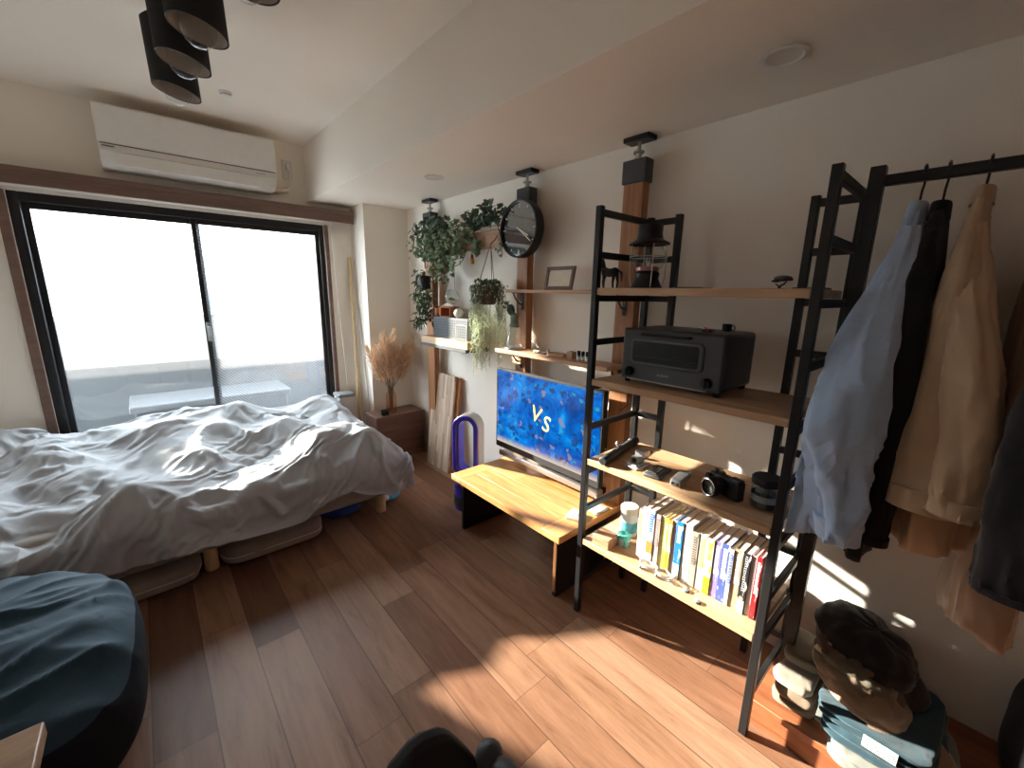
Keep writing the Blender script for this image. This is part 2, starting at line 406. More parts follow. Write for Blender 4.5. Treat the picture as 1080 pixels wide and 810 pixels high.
# window: frame + two sliding sashes
win = thing('window_1', None, None, (.36, FY+.06, 0)); tag(win, kind='structure')
fr = MB(); fr.box(WL, WL+.045, FY+.01, FY+.11, 0, WT).box(WR-.035, WR, FY+.01, FY+.11, 0, WT).box(WL+.045, WR-.035, FY+.01, FY+.11, WT-.05, WT).box(WL+.045, WR-.035, FY+.01, FY+.11, 0, .05)
fr.build('window_frame', M['alu'], win, bevel=.003)
for (x0, x1, y, g, gm) in ((WL+.045, .385, FY+.075, 'left', 'winglass'), (.335, WR-.035, FY+.045, 'right', 'wiredglass')):
    b = MB(); t = .03
    b.box(x0, x0+t, y-.013, y+.013, .05, WT-.05).box(x1-t, x1, y-.013, y+.013, .05, WT-.05).box(x0+t, x1-t, y-.013, y+.013, WT-.085, WT-.05).box(x0+t, x1-t, y-.013, y+.013, .05, .13)
    sash = b.build('sash', M['alu'], win, bevel=.002)
    MB().box(x0+t, x1-t, y-.003, y+.003, .13, WT-.085).build('pane', M[gm], sash, smooth=False)
b = MB().box(.343, .372, FY+.012, FY+.03, 1.06, 1.20).tube([(.357, FY+.015, 1.17), (.357, FY-.005, 1.16), (.357, FY-.012, 1.10)], .008)
b.build('window_latch', M['grey'], win, bevel=.002)

# ------------------------------------------------------------------ outside
S('balcony_floor', M['concrete'], -1.8, 3.2, FY+.12, 5.3, -.2, -.08)
M['parapet'] = plain('parapet_panel', (.15, .155, .155), .7)
nt = M['parapet'].node_tree; b_ = nt.nodes['Principled BSDF']; o_ = [n for n in nt.nodes if n.type == 'OUTPUT_MATERIAL'][0]
tl = N(nt, 'ShaderNodeBsdfTranslucent'); tl.inputs[0].default_value = (.14, .145, .15, 1); mxs = N(nt, 'ShaderNodeMixShader'); mxs.inputs[0].default_value = .12
L(nt, b_.outputs[0], mxs.inputs[1]); L(nt, tl.outputs[0], mxs.inputs[2]); L(nt, mxs.outputs[0], o_.inputs['Surface'])
S('balcony_parapet', M['parapet'], -1.8, 3.2, 5.0, 5.02, .76, 1.20)
S('balcony_wall_base', M['concrete'], -1.8, 3.2, 5.0, 5.14, -.2, .76)
S('balcony_rail', M['white'], -1.8, 3.2, 4.97, 5.05, 1.20, 1.235, bevel=.004)
bp = MB()
for x in (-1.2, -.2, .8, 1.8, 2.8): bp.box(x-.02, x+.02, 5.02, 5.05, .76, 1.2)
struct(bp.build('balcony_rail_posts', M['white']))
S('balcony_ceiling', M['concrete'], -1.8, 3.2, FY+.12, 4.45, 2.5, 2.62)
bl = thing('apartment_building', 'pale apartment block with rows of balconies seen through the window', 'building', (-2, 14, -6))
M['facade'] = plain('pale_facade', (.20, .215, .22), .9)
M['facglass'] = plain('facade_glass', (.04, .06, .07), .2)
bxp('wall', M['facade'], bl, -9, 6, 14, 18, -6, 4.1, bevel=0)
for k, z in enumerate((-3.2, -.4, 2.2)):
    bxp('balcony_slab', M['offwhite'], bl, -9, 6, 13.3, 14, z, z+.9, bevel=0)
    for j in range(6):
        x = -8.5+2.45*j
        wn_ = bxp('window', M['facglass'], bl, x, x+1.5, 13.97, 14.0, z+.95, z+1.75, bevel=0)
# laundry bench on the balcony
cb = thing('storage_chest', 'grey storage chest standing outside on the balcony floor', 'chest', (.15, 4.6, -.08))
bxp('body', M['dgrey'], cb, -.15, .95, 4.35, 4.8, -.08, .46, .01); bxp('lid', M['dgrey'], cb, -.18, .98, 4.32, 4.83, .46, .52, .012)

# ------------------------------------------------------------------ curtain box, pipes, AC
S('trim_4', M['brown_trim'], LX, 1.44, 3.68, 3.80, 2.055, 2.09, bevel=.003)
S('trim_5', M['brown_trim'], LX, 1.44, 3.68, 3.70, 1.995, 2.055, bevel=.003)
rb = thing('roller_blind', 'white roller blind rolled up under the brown curtain box', 'blind', (.36, 3.755, 2.0))
MB().tube([(-.52, 3.755, 2.012), (1.27, 3.755, 2.012)], .02, 14).build('roll', M['offwhite'], rb)
for x in (-.53, 1.275): bxp('bracket', M['white'], rb, x-.005, x+.005, 3.73, 3.78, 1.985, 2.055, .001)
MB().tube([(1.262, 3.73, 2.0), (1.27, 3.71, 1.5), (1.30, 3.70, .62)], .003, 6).build('pull_cord', M['offwhite'], rb)

ac = thing('air_conditioner', 'white wall mounted air conditioner above the window', 'air conditioner', (.39, 3.8, 2.15))
prof = [(3.80, 2.475), (3.60, 2.475), (3.575, 2.462), (3.565, 2.30), (3.57, 2.215), (3.60, 2.165), (3.66, 2.15), (3.80, 2.15)]
MB().prism(prof, 'X', -.07, .85).build('body', M['offwhite'], ac, bevel=.006)
bxp('front_panel', M['white'], ac, -.072, .852, 3.556, 3.566, 2.265, 2.472, .004)
bxp('panel_band', M['offwhite'], ac, -.06, .845, 3.555, 3.57, 2.222, 2.258, .002)
MB().box(0, .80, 3.545, 3.552, 2.14, 2.215).xf((0, 3.56, 2.215), rotm('X', -14)).build('louvre', M['white'], ac, bevel=.002)
bxp('gap_shade_strip', M['black'], ac, 0, .80, 3.560, 3.569, 2.2135, 2.221, .0005)  # black strip painted in as the shade of the gap above the louvre
bxp('panel_seam', M['dgrey'], ac, -.06, .845, 3.560, 3.566, 2.2585, 2.2645, .0005)
bxp('maker_mark', M['dgrey'], ac, -.055, .0, 3.5535, 3.5555, 2.243, 2.249, 0)
bxp('status_light', M['silver'], ac, .72, .78, 3.5535, 3.5555, 2.236, 2.242, 0)
hs = thing('pipe_sleeve', 'beige coolant pipe sleeve beside the air conditioner', 'pipe', (.9, 3.78, 2.19))
MB().tube([(.83, 3.77, 2.19), (.93, 3.77, 2.19), (.965, 3.785, 2.20), (.975, 3.80, 2.215)], .018, 12).build('sleeve', M['cream'], hs)
ol = thing('wall_outlet', 'white wall socket with plug right of the air conditioner', 'socket', (.985, 3.795, 2.30))
bxp('plate', M['offwhite'], ol, .95, 1.02, 3.789, 3.80, 2.28, 2.42, .004)
bxp('plug', M['white'], ol, .972, .998, 3.76, 3.79, 2.35, 2.39, .004)
MB().tube([(.985, 3.765, 2.36), (.99, 3.755, 2.32), (.985, 3.77, 2.24), (.965, 3.775, 2.21), (.93, 3.775, 2.2)], .004, 6).build('cord', M['offwhite'], ol)

# ------------------------------------------------------------------ ceiling fixtures
cl = thing('ceiling_lamp', 'black ceiling lamp with four cylinder shades on one bar', 'lamp', (.22, 1.9, CZ))
bxp('bar', M['black'], cl, .195, .245, 1.15, 2.4, 2.50, 2.53, .004)
bxp('ceiling_mount', M['black'], cl, .17, .27, 1.65, 1.9, 2.53, CZ, .004)
M['shadein'] = plain('shade_inner', (.50, .43, .37), .5)
M['bulbframe'] = plain('bulb_warm', (.6, .5, .35), .3, .5)
def slant(mb, x):      # mouth cut at an angle, lower on the right
    mb.v = [(p[0]+.03*(2.42-p[2]), p[1], p[2]-(.20*(p[0]-x) if p[2] < 2.25 else 0)) for p in mb.v]
for (x, y) in ((.205, 2.25), (.208, 1.96), (.225, 1.70), (.29, 1.36)):
    R_ = .076; zb = 2.195; zt = 2.42
    sh = MB().lathe([(R_, zb), (R_, zt), (R_-.012, zt+.012), (.02, zt+.014), (.02, zt+.012), (R_-.014, zt+.008), (R_-.004, zt-.004), (R_-.004, zb), (R_, zb)], (x, y, 0), 40, cap=False); slant(sh, x); sh = sh.build('lamp_shade', M['matblack'], cl)
    li = MB().lathe([(R_-.0045, zb+.001), (R_-.0045, zt-.004)], (x, y, 0), 40, cap=False); slant(li, x); li.build('shade_lining', M['shadein'], sh)
    MB().lathe([(.006, zt), (.006, 2.51)], (x, y, 0), 10).build('stem', M['black'], sh)
    bb = MB().lathe([(.0001, 2.150), (.018, 2.153), (.036, 2.168), (.047, 2.195), (.047, 2.220), (.036, 2.26), (.018, 2.31), (.013, 2.34)], (x+.008, y, 0), 24, cap=False).build('bulb', M['glass'], cl)
    MB().lathe([(.014, 2.335), (.014, 2.39)], (x, y, 0), 16).tube([(x-.01, y, 2.335), (x-.012, y, 2.25), (x, y, 2.215), (x+.012, y, 2.25), (x+.01, y, 2.335)], .0015, 5).build('bulb_socket', M['bulbframe'], bb)
sd = thing('smoke_detector', 'small round white ceiling disc near the lamp', 'detector', (.521, 3.124, CZ))
MB().lathe([(.034, CZ), (.034, CZ-.006), (.026, CZ-.010), (.026, CZ-.018), (.0001, CZ-.02)], (.521, 3.124, 0), 28, cap=False).build('disc', M['white'], sd)
MB().lathe([(.027, CZ-.012), (.0275, CZ-.0135), (.027, CZ-.015)], (.521, 3.124, 0), 28, cap=False).build('vent_ring', M['grey'], sd)
for (x, y, r, lab) in ((1.508, .53, .05, 'round recessed downlight above the tall shelf rack'), (1.466, 2.423, .05, 'small recessed downlight in the soffit near the ivy')):
    d = thing('downlight', lab, 'light', (x, y, SZ))
    MB().lathe([(r, SZ), (r+.012, SZ-.001), (r+.014, SZ-.004), (r+.002, SZ-.006), (r-.004, SZ-.002)], (x, y, 0), 40, cap=False).build('trim_ring', M['white'], d)
    MB().lathe([(r-.002, SZ-.003), (r-.012, SZ-.0015), (.0001, SZ-.001)], (x, y, 0), 40, cap=False).build('reflector', M['offwhite'], d)

# ------------------------------------------------------------------ bed
bed = thing('bed', 'low bed with grey fitted sheet on short round wooden legs', 'bed', (.15, 3.0, 0))
BX0, BX1, BY0, BY1 = -.86, 1.13, 2.42, 3.56
def matt(u, v):
    return None
bm_ = MB().box(BX0, BX1, BY0, BY1, .13, .42)
mo = bm_.build('mattress', M['sheet'], bed, bevel=.04, seg=4)
for (x, y) in ((1.04, 2.49), (.105, 2.49), (-.78, 2.49), (1.04, 3.49), (.105, 3.49), (-.78, 3.49)):
    MB().lathe([(.03, 0), (.032, .006), (.032, .135)], (x, y, 0), 24).build('leg', M['lightwood'], bed)

# ------------------------------------------------------------------ duvet
# A loose cover, larger than the bed, is dropped over a lumpy filling and settles into folds;
# the settled surface becomes the duvet's mesh.
def settle_duvet():
    def hill(x, y):
        h = .455 + .09*max(0, (y-2.8)/.8)
        h += 1.5*(.075*nz(x*1.7+3, y*2.1, 1) + .075*nz(x*3.4, y*3.9+7, 2) + .05*nz(x*6, y*7, 4))
        wx = x + .12*nz(x*2, y*2, 8); wy = y + .10*nz(x*2+5, y*2, 3)
        r1 = abs(math.sin((wx*.9+wy*.35)*PI/.46)); r2 = abs(math.sin((wy*.95-wx*.25)*PI/.42))
        h += .13*(min(r1, r2)**.5 - .6)
        ex = min(1, max(0, (1.17-x)/.12)); ey = min(1, max(0, (y-2.36)/.14)); eb = min(1, max(0, (3.70-y)/.1))
        return .38 + (h-.38)*math.sqrt(ex)*math.sqrt(ey)*math.sqrt(eb)
    X0, X1, Y0, Y1 = -1.22, 1.16, 2.36, 3.70
    nx, ny = 90, 56
    fill = MB().grid(lambda u, v: (X0+(X1-X0)*u, Y0+(Y1-Y0)*v, hill(X0+(X1-X0)*u, Y0+(Y1-Y0)*v)), nx, ny)
    n = len(fill.v)
    ring = [i for i in range(nx)] + [j*nx+nx-1 for j in range(1, ny)] + [(ny-1)*nx+i for i in range(nx-2, -1, -1)] + [j*nx for j in range(ny-2, 0, -1)]
    fill.v += [(fill.v[i][0], fill.v[i][1], .02) for i in ring]; m_ = len(ring)
    for k in range(m_):
        k2 = (k+1) % m_; fill.f.append((ring[k], ring[k2], n+k2, n+k))
    base = fill.build('filling', M['duvet']); base.modifiers.new('col', 'COLLISION')
    base.collision.thickness_outer = .012; base.collision.cloth_friction = 70
    gx, gy = DVX, DVY; YA, XL, RS = 2.11, 2.49, 1.22
    def start(u, v):
        x = -1.22 + XL*u + .04*nz(u*9, v*7); y = YA + (3.70-YA)*v + .04*nz(u*8, v*9, 4)
        wx = u*2.4+.15*nz(u*4, v*3, 7); wy = v*1.4+.15*nz(u*4+5, v*3, 2)
        return (x, y, .70 + 1.8*(.08*nz(wx*2.2, wy*2.4, 2) + .05*(1-abs(nz(wx*2.6+wy*1.2, wy*3.4-wx, 9)))**3 + .02*(1-abs(nz(wx*5, wy*5, 19)))**3))
    o = MB().grid(start, gx, gy).build('duvet', M['duvet'], loc=(0, 0, 0))
    o.shape_key_add(name='Basis'); k = o.shape_key_add(name='rest')
    for j in range(gy):
        for i in range(gx):
            u, v = i/(gx-1), j/(gy-1)
            k.data[j*gx+i].co = (RS*(-1.22+XL*u), 3.0+RS*(YA+(3.70-YA)*v-3.0), .6)
    c = o.modifiers.new('cloth', 'CLOTH'); s = c.settings; s.rest_shape_key = o.data.shape_keys.key_blocks['rest']
    s.quality = 6; s.mass = .25; s.tension_stiffness = 12; s.compression_stiffness = 12; s.shear_stiffness = 4; s.bending_stiffness = 1.0
    s.tension_damping = 12; s.compression_damping = 12; s.shear_damping = 8; s.bending_damping = 1; s.air_damping = 1.5
    cs = c.collision_settings; cs.distance_min = .008; cs.use_self_collision = True; cs.self_distance_min = .008; cs.self_friction = 8; cs.collision_quality = 2
    c.point_cache.frame_start = 1; c.point_cache.frame_end = 60
    for f in range(1, DVN+1): sc.frame_set(f)
    me = bpy.data.meshes.new_from_object(o.evaluated_get(bpy.context.evaluated_depsgraph_get()))
    bpy.data.objects.remove(o); bpy.data.objects.remove(base); sc.frame_set(1)
    me.name = 'duvet'; off = Vector((.15, 3.0, .42)); me.transform(Matrix.Translation(-off)); me.shade_smooth()
    d = bpy.data.objects.new('duvet', me); col.objects.link(d); d.location = off
    return d
DVX, DVY, DVN = 160, 102, 32
duvet = settle_duvet()
tag(duvet, 'crumpled light grey duvet spread over the whole low bed', 'duvet')
md = duvet.modifiers.new('thick', 'SOLIDIFY'); md.thickness = .008; md.offset = -1
md = duvet.modifiers.new('sub', 'SUBSURF'); md.levels = 1; md.render_levels = 1

# ------------------------------------------------------------------ steel rack with wooden shelves
rack = thing('shelf_rack', 'tall black steel ladder rack with four wooden shelves', 'shelf', (1.5, .68, 0))
RX0, RX1, RY0, RY1, RT = 1.355, 1.715, .315, 1.045, 1.78
def leg(x, y, z0=0, z1=RT, h=.0125): return MB().box(x-h, x+h, y-h, y+h, z0, z1)
RZ = (1.755, 1.60, 1.435, 1.26, 1.075, .90, .70, .52, .355, .16)
for y, s in ((RY1, -1), (RY0, 1)):
    for (x, yy) in ((RX0, y), (RX1, y), (RX1, y+s*.13)):
        leg(x, yy, 0, RT-.002).build('leg', M['black'], rack, bevel=.002)
    for z in RZ:
        MB().box(RX0+.0125, RX1-.0125, y-.009, y+.009, z-.0125, z+.0125).build('rung', M['black'], rack, bevel=.002)
        a, b = sorted((y+s*.0125, y+s*.1175))
        MB().box(RX1-.009, RX1+.009, a, b, z-.0125, z+.0125).build('back_rung', M['black'], rack, bevel=.002)
SHZ = {'s1': 1.475, 's2': 1.112, 's3': .765, 's4': .385}
for k, zt in SHZ.items():
    x1 = 1.70
    MB().box(1.345, x1, RY0+.014, RY1-.014, zt-.026, zt).build('shelf', M['pine'], rack, bevel=.002)

# garment rack
gr = thing('clothes_rail', 'black steel clothes rail with a square post beside the shelf rack', 'rail', (1.63, .2, 0))
MB().box(1.60, 1.635, .262, .297, .105, 1.815).build('post', M['black'], gr, bevel=.002)
MB().box(1.61, 1.635, -1.1, .262, 1.762, 1.79).build('rail', M['black'], gr, bevel=.002)
MB().box(1.60, 1.635, -1.14, -1.10, .105, 1.815).build('post', M['black'], gr, bevel=.002)
lb = thing('low_platform', 'low reddish wooden platform on the floor under the hanging clothes', 'platform', (1.62, -.4, 0))
bxp('top_board', M['redwood'], lb, 1.405, 1.845, -1.2, .325, .075, .1, .003)
bxp('front_board', M['redwood'], lb, 1.412, 1.43, -1.19, .315, 0, .075, .002)
bxp('side_board', M['redwood'], lb, 1.43, 1.84, .297, .315, 0, .075, .002)

# ------------------------------------------------------------------ wall posts
def wall_post(y0, y1, lab, screw_top=SZ):
    yc = (y0+y1)/2
    p = thing('wall_post', lab, 'post', (1.775, yc, 0), 'wooden wall posts held by black jack caps')
    bxp('timber', M['postwood'], p, 1.75, 1.80, y0, y1, 0, 1.96, .003)
    bxp('cap', M['dgrey'], p, 1.742, 1.808, y0-.008, y1+.008, 1.945, 2.045, .005)
    MB().lathe([(.02, 2.045), (.02, 2.053), (.013, 2.055), (.013, 2.072), (.024, 2.074), (.024, 2.082), (.008, 2.083), (.008, SZ-.02)], (1.775, yc, 0), 16).build('jack_screw', M['steelgrey'], p)
    bxp('jack_plate', M['black'], p, 1.74, 1.81, yc-.065, yc+.065, SZ-.022, SZ, .004)
    return p
wall_post(1.12, 1.225, 'wooden wall post behind the lantern on the tall rack')
wall_post(1.86, 1.955, 'wooden wall post behind the round clock')
wall_post(2.95, 3.06, 'wooden wall post wrapped by ivy near the pillar')
bm2 = thing('cross_beam', 'short wooden beam under the ivy left of the clock', 'beam', (1.77, 2.3, 1.73))
bxp('board', M['beamwood'], bm2, 1.74, 1.80, 1.965, 2.94, 1.735, 1.84, .003)

# wall shelves
def wshelf(lab, x0, x1, y0, y1, zt, t, m, brs):
    s = thing('wall_shelf', lab, 'shelf', (x1, (y0+y1)/2, zt-t))
    bxp('board', m, s, x0, x1, y0, y1, zt-t, zt, .002)
    for y in brs:
        b = MB().tube([(1.748, y, zt-t-.07), (1.72, y, zt-t-.062), (1.69, y, zt-t-.03), (1.675, y, zt-t-.002)], .0045, 8)
        b.box(1.744, 1.749, y-.01, y+.01, zt-t-.1, zt-t).box(1.668, 1.749, y-.01, y+.01, zt-t-.003, zt-t)
        b.build('bracket', M['black'], s, bevel=.0006)
    return s
wshelf('upper thin wooden wall shelf holding the picture frame', 1.655, 1.75, 1.14, 1.95, 1.47, .018, M['shelfwood'], (1.90, 1.17))
wshelf('lower thin wooden wall shelf above the television', 1.61, 1.75, 1.15, 1.99, 1.115, .022, M['shelfwood'], (1.90, 1.17))
ws = wshelf('thick pale wall shelf under the perforated grey box', 1.60, 1.75, 2.27, 2.88, 1.12, .05, M['pine'], ())
ws['label'] = 'thick pale wall shelf under the perforated grey box'
bxp('support_rail', M['dgrey'], ws, 1.60, 1.80, 2.29, 2.89, 1.045, 1.07, .002)
bxp('support_arm', M['postwood'], ws, 1.75, 1.80, 2.80, 2.948, 1.04, 1.12, .002)
wbk = thing('wooden_block', 'small drilled wooden block under the lower wall shelf', 'block', (1.735, 1.90, 1.02))
MB().box(1.715, 1.75, 1.865, 1.955, 1.02, 1.06).build('block', M['shelfwood'], wbk, bevel=.002)
MB().lathe([(.006, 0), (.006, -.002)], (1.715, 1.91, 1.04), 10, 'X').build('hole', M['black'], wbk)

# ------------------------------------------------------------------ clock, picture frame
ck = thing('wall_clock', 'round black wall clock mounted on the middle wooden post', 'clock', (1.745, 1.885, 1.81))
CC = (0, 1.885, 1.812)
M['dial'] = plain('smoked_dial', (.42, .44, .46), .04, .9)
MB().lathe([(.157, 1.745), (.160, 1.74), (.160, 1.69), (.155, 1.684), (.148, 1.686), (.148, 1.70)], CC, 64, 'X', cap=False).build('rim', M['black'], ck)
MB().lathe([(.149, 1.700), (.0001, 1.700)], CC, 64, 'X', cap=False).build('dial', M['dial'], ck)
MB().lathe([(.155, 1.742), (.0001, 1.742)], CC, 64, 'X', cap=False).build('back_plate', M['black'], ck)
for i in range(12):
    tk = MB()
    a = i*PI/6; c, s_ = math.cos(a), math.sin(a)
    r0, r1 = (.116, .14) if i % 3 == 0 else (.124, .138)
    tk.box(1.6975, 1.6995, -.0022, .0022, r0, r1)
    tk.v = [(p[0], CC[1]+p[1]*c-p[2]*s_, CC[2]+p[2]*c+p[1]*s_) for p in tk.v]; tk.build('hour_mark', M['white'], ck)

def hand(ang, ln, w_, x): 
    b = MB().box(x-.0012, x, -w_, w_, -.02, ln); c, s_ = math.cos(ang), math.sin(ang)
    b.v = [(p[0], CC[1]-p[1]*c-p[2]*s_, CC[2]+p[2]*c-p[1]*s_) for p in b.v]; return b
hand(math.radians(118), .085, .004, 1.697).build('hour_hand', M['cream'], ck); hand(math.radians(126), .125, .0028, 1.695).build('minute_hand', M['cream'], ck)
pf = thing('picture_frame', 'empty brown picture frame leaning on the upper wall shelf', 'frame', (1.70, 1.58, 1.47))
b = MB(); w2, h2, t2 = .10, .125, .018
for q in ((-w2, w2, 0, t2), (-w2, w2, h2-t2, h2), (-w2, -w2+t2, t2, h2-t2), (w2-t2, w2, t2, h2-t2)):
    b.box(1.69, 1.704, 1.565+q[0], 1.565+q[1], 1.472+q[2], 1.472+q[3])
b.xf((1.69, 1.565, 1.472), rotm('Y', 12)).build('moulding', M['brown_trim'], pf, bevel=.002)
MB().box(1.698, 1.703, 1.565-w2+t2, 1.565+w2-t2, 1.472+t2, 1.472+h2-t2).xf((1.69, 1.565, 1.472), rotm('Y', 12)).build('backing', M['cream'], pf)

# ------------------------------------------------------------------ television and soundbar
tv = thing('television', 'flat television showing a bright blue pool game scene', 'television', (1.70, 1.62, .46))
TX, TY0, TY1, TZ0, TZ1 = 1.655, 1.185, 2.025, .462, .985
bxp('bezel', M['matblack'], tv, TX, TX+.035, TY0, TY1, TZ0, TZ1, .004)
bxp('rear_cover', M['blackplastic'], tv, TX+.035, TX+.07, TY0+.12, TY1-.12, TZ0+.08, TZ1-.1, .008)
bxp('wall_bracket', M['black'], tv, TX+.07, 1.7495, TY0+.03+.0, TY1-.05, .66, .80, .003)
m, nt, b = newmat('tv_picture')
b.inputs['Base Color'].default_value = (0, 0, 0, 1); b.inputs['Roughness'].default_value = .15
v = objcoord(nt)
tc = N(nt, 'ShaderNodeTexCoord'); sx = N(nt, 'ShaderNodeSeparateXYZ'); L(nt, tc.outputs['Object'], sx.inputs[0])
n1 = noise(nt, v, 7, 4, .6, 1.2)
base = ramp(nt, n1, [(.30, (.0, .025, .16)), (.45, (.0, .09, .42)), (.62, (.0, .20, .62)), (.78, (.06, .42, .70))])
# tile grid
gl_ = []
for ax in ('Y', 'Z'):
    q = N(nt, 'ShaderNodeMath', operation='MULTIPLY'); q.inputs[1].default_value = 62; L(nt, sx.outputs[ax], q.inputs[0])
    f = N(nt, 'ShaderNodeMath', operation='FRACT'); L(nt, q.outputs[0], f.inputs[0])
    g = N(nt, 'ShaderNodeMath', operation='LESS_THAN'); g.inputs[1].default_value = .13; L(nt, f.outputs[0], g.inputs[0]); gl_.append(g.outputs[0])
mm = N(nt, 'ShaderNodeMath', operation='MAXIMUM'); L(nt, gl_[0], mm.inputs[0]); L(nt, gl_[1], mm.inputs[1])
mx = N(nt, 'ShaderNodeMix', data_type='RGBA'); ml = N(nt, 'ShaderNodeMath', operation='MULTIPLY'); ml.inputs[1].default_value = .35; L(nt, mm.outputs[0], ml.inputs[0])
L(nt, ml.outputs[0], mx.inputs['Factor']); L(nt, base, mx.inputs['A']); mx.inputs['B'].default_value = (.0, .07, .38, 1)
# drifting creatures: warped voronoi blobs
vo = N(nt, 'ShaderNodeTexVoronoi', feature='F1'); vo.inputs['Scale'].default_value = 19; vo.inputs['Randomness'].default_value = 1
nv = N(nt, 'ShaderNodeTexNoise'); nv.inputs['Scale'].default_value = 16; nv.inputs['Detail'].default_value = 3; L(nt, v, nv.inputs['Vector'])
va = N(nt, 'ShaderNodeVectorMath', operation='MULTIPLY_ADD'); va.inputs[1].default_value = (.11, .11, .11); L(nt, nv.outputs['Color'], va.inputs[0]); L(nt, v, va.inputs[2]); L(nt, va.outputs[0], vo.inputs['Vector'])
lt = N(nt, 'ShaderNodeMath', operation='LESS_THAN'); lt.inputs[1].default_value = .34; L(nt, vo.outputs['Distance'], lt.inputs[0])
sxc = N(nt, 'ShaderNodeSeparateColor'); L(nt, vo.outputs['Color'], sxc.inputs[0])
cr = ramp(nt, sxc.outputs[0], [(0, (.01, .03, .10)), (.3, (.02, .05, .16)), (.55, (.03, .30, .28)), (.75, (.22, .20, .25)), (1, (.30, .22, .08))])
cr_n = [n for n in nt.nodes if n.type == 'VALTORGB'][-1]; cr_n.color_ramp.interpolation = 'CONSTANT'
ml2 = N(nt, 'ShaderNodeMath', operation='MULTIPLY'); ml2.inputs[1].default_value = .8; L(nt, lt.outputs[0], ml2.inputs[0])
mx2 = N(nt, 'ShaderNodeMix', data_type='RGBA'); L(nt, ml2.outputs[0], mx2.inputs['Factor']); L(nt, mx.outputs['Result'], mx2.inputs['A']); L(nt, cr, mx2.inputs['B'])
# sandy strip along the bottom, bright on top
mr = N(nt, 'ShaderNodeMapRange'); mr.inputs[1].default_value = .045; mr.inputs[2].default_value = .085; L(nt, sx.outputs['Z'], mr.inputs[0])
mx3 = N(nt, 'ShaderNodeMix', data_type='RGBA'); L(nt, mr.outputs[0], mx3.inputs['Factor']); mx3.inputs['A'].default_value = (.48, .42, .34, 1); L(nt, mx2.outputs['Result'], mx3.inputs['B'])
L(nt, mx3.outputs['Result'], b.inputs['Emission Color']); b.inputs['Emission Strength'].default_value = .62
M['tvpic'] = m
scn = MB().box(TX-.0012, TX+.001, TY0+.012, TY1-.012, TZ0+.04, TZ1-.012).build('screen', M['tvpic'], tv, smooth=False)
M['gold'] = emit('gold_letters', (.62, .42, .10), .7)
text('V', .135, M['gold'], tv, (TX-.0015, 1.655, .755), (0, -1, -.18), (0, -.25, 1), 'letter_v', .001)
text('S', .135, M['gold'], tv, (TX-.0015, 1.57, .715), (0, -1, -.18), (0, -.25, 1), 'letter_s', .001)
sb = thing('soundbar', 'slim light grey soundbar mounted just below the television', 'soundbar', (1.70, 1.6, .40))
bxp('body', M['silver'], sb, 1.66, 1.72, 1.20, 2.0, .402, .438, .006)
bxp('bracket', M['black'], sb, 1.72, 1.7495, 1.87, 1.94, .405, .435, .001); bxp('bracket', M['black'], sb, 1.72, 1.7495, 1.205, 1.225, .405, .435, .001)

# ------------------------------------------------------------------ bench
be = thing('bench', 'low wooden bench with golden plank top and black slab legs', 'bench', (1.53, 1.56, 0))
BZ = .37
for k in range(4): bxp('top_plank', M['benchwood'], be, 1.285+k*.12+.0003, 1.285+(k+1)*.12-.0003, 1.2292, 1.9008, BZ-.035, BZ, .001)
bxp('end_plank', M['benchend'], be, 1.285, 1.765, 1.115, 1.229, BZ-.035, BZ, .003)
bxp('end_plank', M['benchend'], be, 1.285, 1.765, 1.901, 2.0, BZ-.035, BZ, .003)
bxp('leg_slab', M['black'], be, 1.335, 1.72, 1.165, 1.19, 0, BZ-.035, .003)
bxp('leg_slab', M['black'], be, 1.335, 1.72, 1.94, 1.965, 0, BZ-.035, .003)
bxp('edge_band', M['postwood'], be, 1.331, 1.335, 1.168, 1.187, .03, BZ-.036, .001)
bxp('cross_brace', M['black'], be, 1.52, 1.545, 1.19, 1.94, BZ-.12, BZ-.035, .003)
rm = thing('remote_control', 'pale remote control lying on the right end of the bench', 'remote', (1.49, 1.20, BZ))
MB().box(1.44, 1.53, 1.155, 1.225, BZ, BZ+.016).xf((1.485, 1.19, BZ), rotm('Z', 18)).build('body', M['offwhite'], rm, bevel=.004)
b = MB()
for i in range(4):
    for j in range(3): b.box(1.452+i*.018, 1.462+i*.018, 1.168+j*.018, 1.178+j*.018, BZ+.016, BZ+.0175)
b.xf((1.485, 1.19, BZ), rotm('Z', 18)).build('buttons', M['grey'], rm)
cp = thing('paper_sheet', 'white folded paper lying on the bench behind the rack leg', 'paper', (1.62, 1.17, BZ))
MB().grid(lambda u, v: (1.57+.11*u, 1.125+.09*v, BZ+.002+.006*math.sin(u*5+v*3)**2), 8, 6).build('sheet', M['paper'], cp, solid=.0015)

# ------------------------------------------------------------------ bladeless fan
fn = thing('tower_fan', 'purple and silver bladeless tower fan beside the bench', 'fan', (1.53, 2.17, 0))
fx, fy = 1.535, 2.17
MB().lathe([(.09, 0), (.098, .004), (.10, .02), (.10, .17), (.094, .205), (.07, .225), (.03, .232), (.0001, .233)], (fx, fy, 0), 48, cap=False).build('base', M['purple'], fn)
MB().lathe([(.1005, .03), (.1015, .032), (.1015, .10), (.1005, .102)], (fx, fy, 0), 48, cap=False).build('filter_band', M['dgrey'], fn)
MB().lathe([(.097, .172), (.1005, .175), (.0985, .19)], (fx, fy, 0), 48, cap=False).build('collar', M['chrome'], fn)
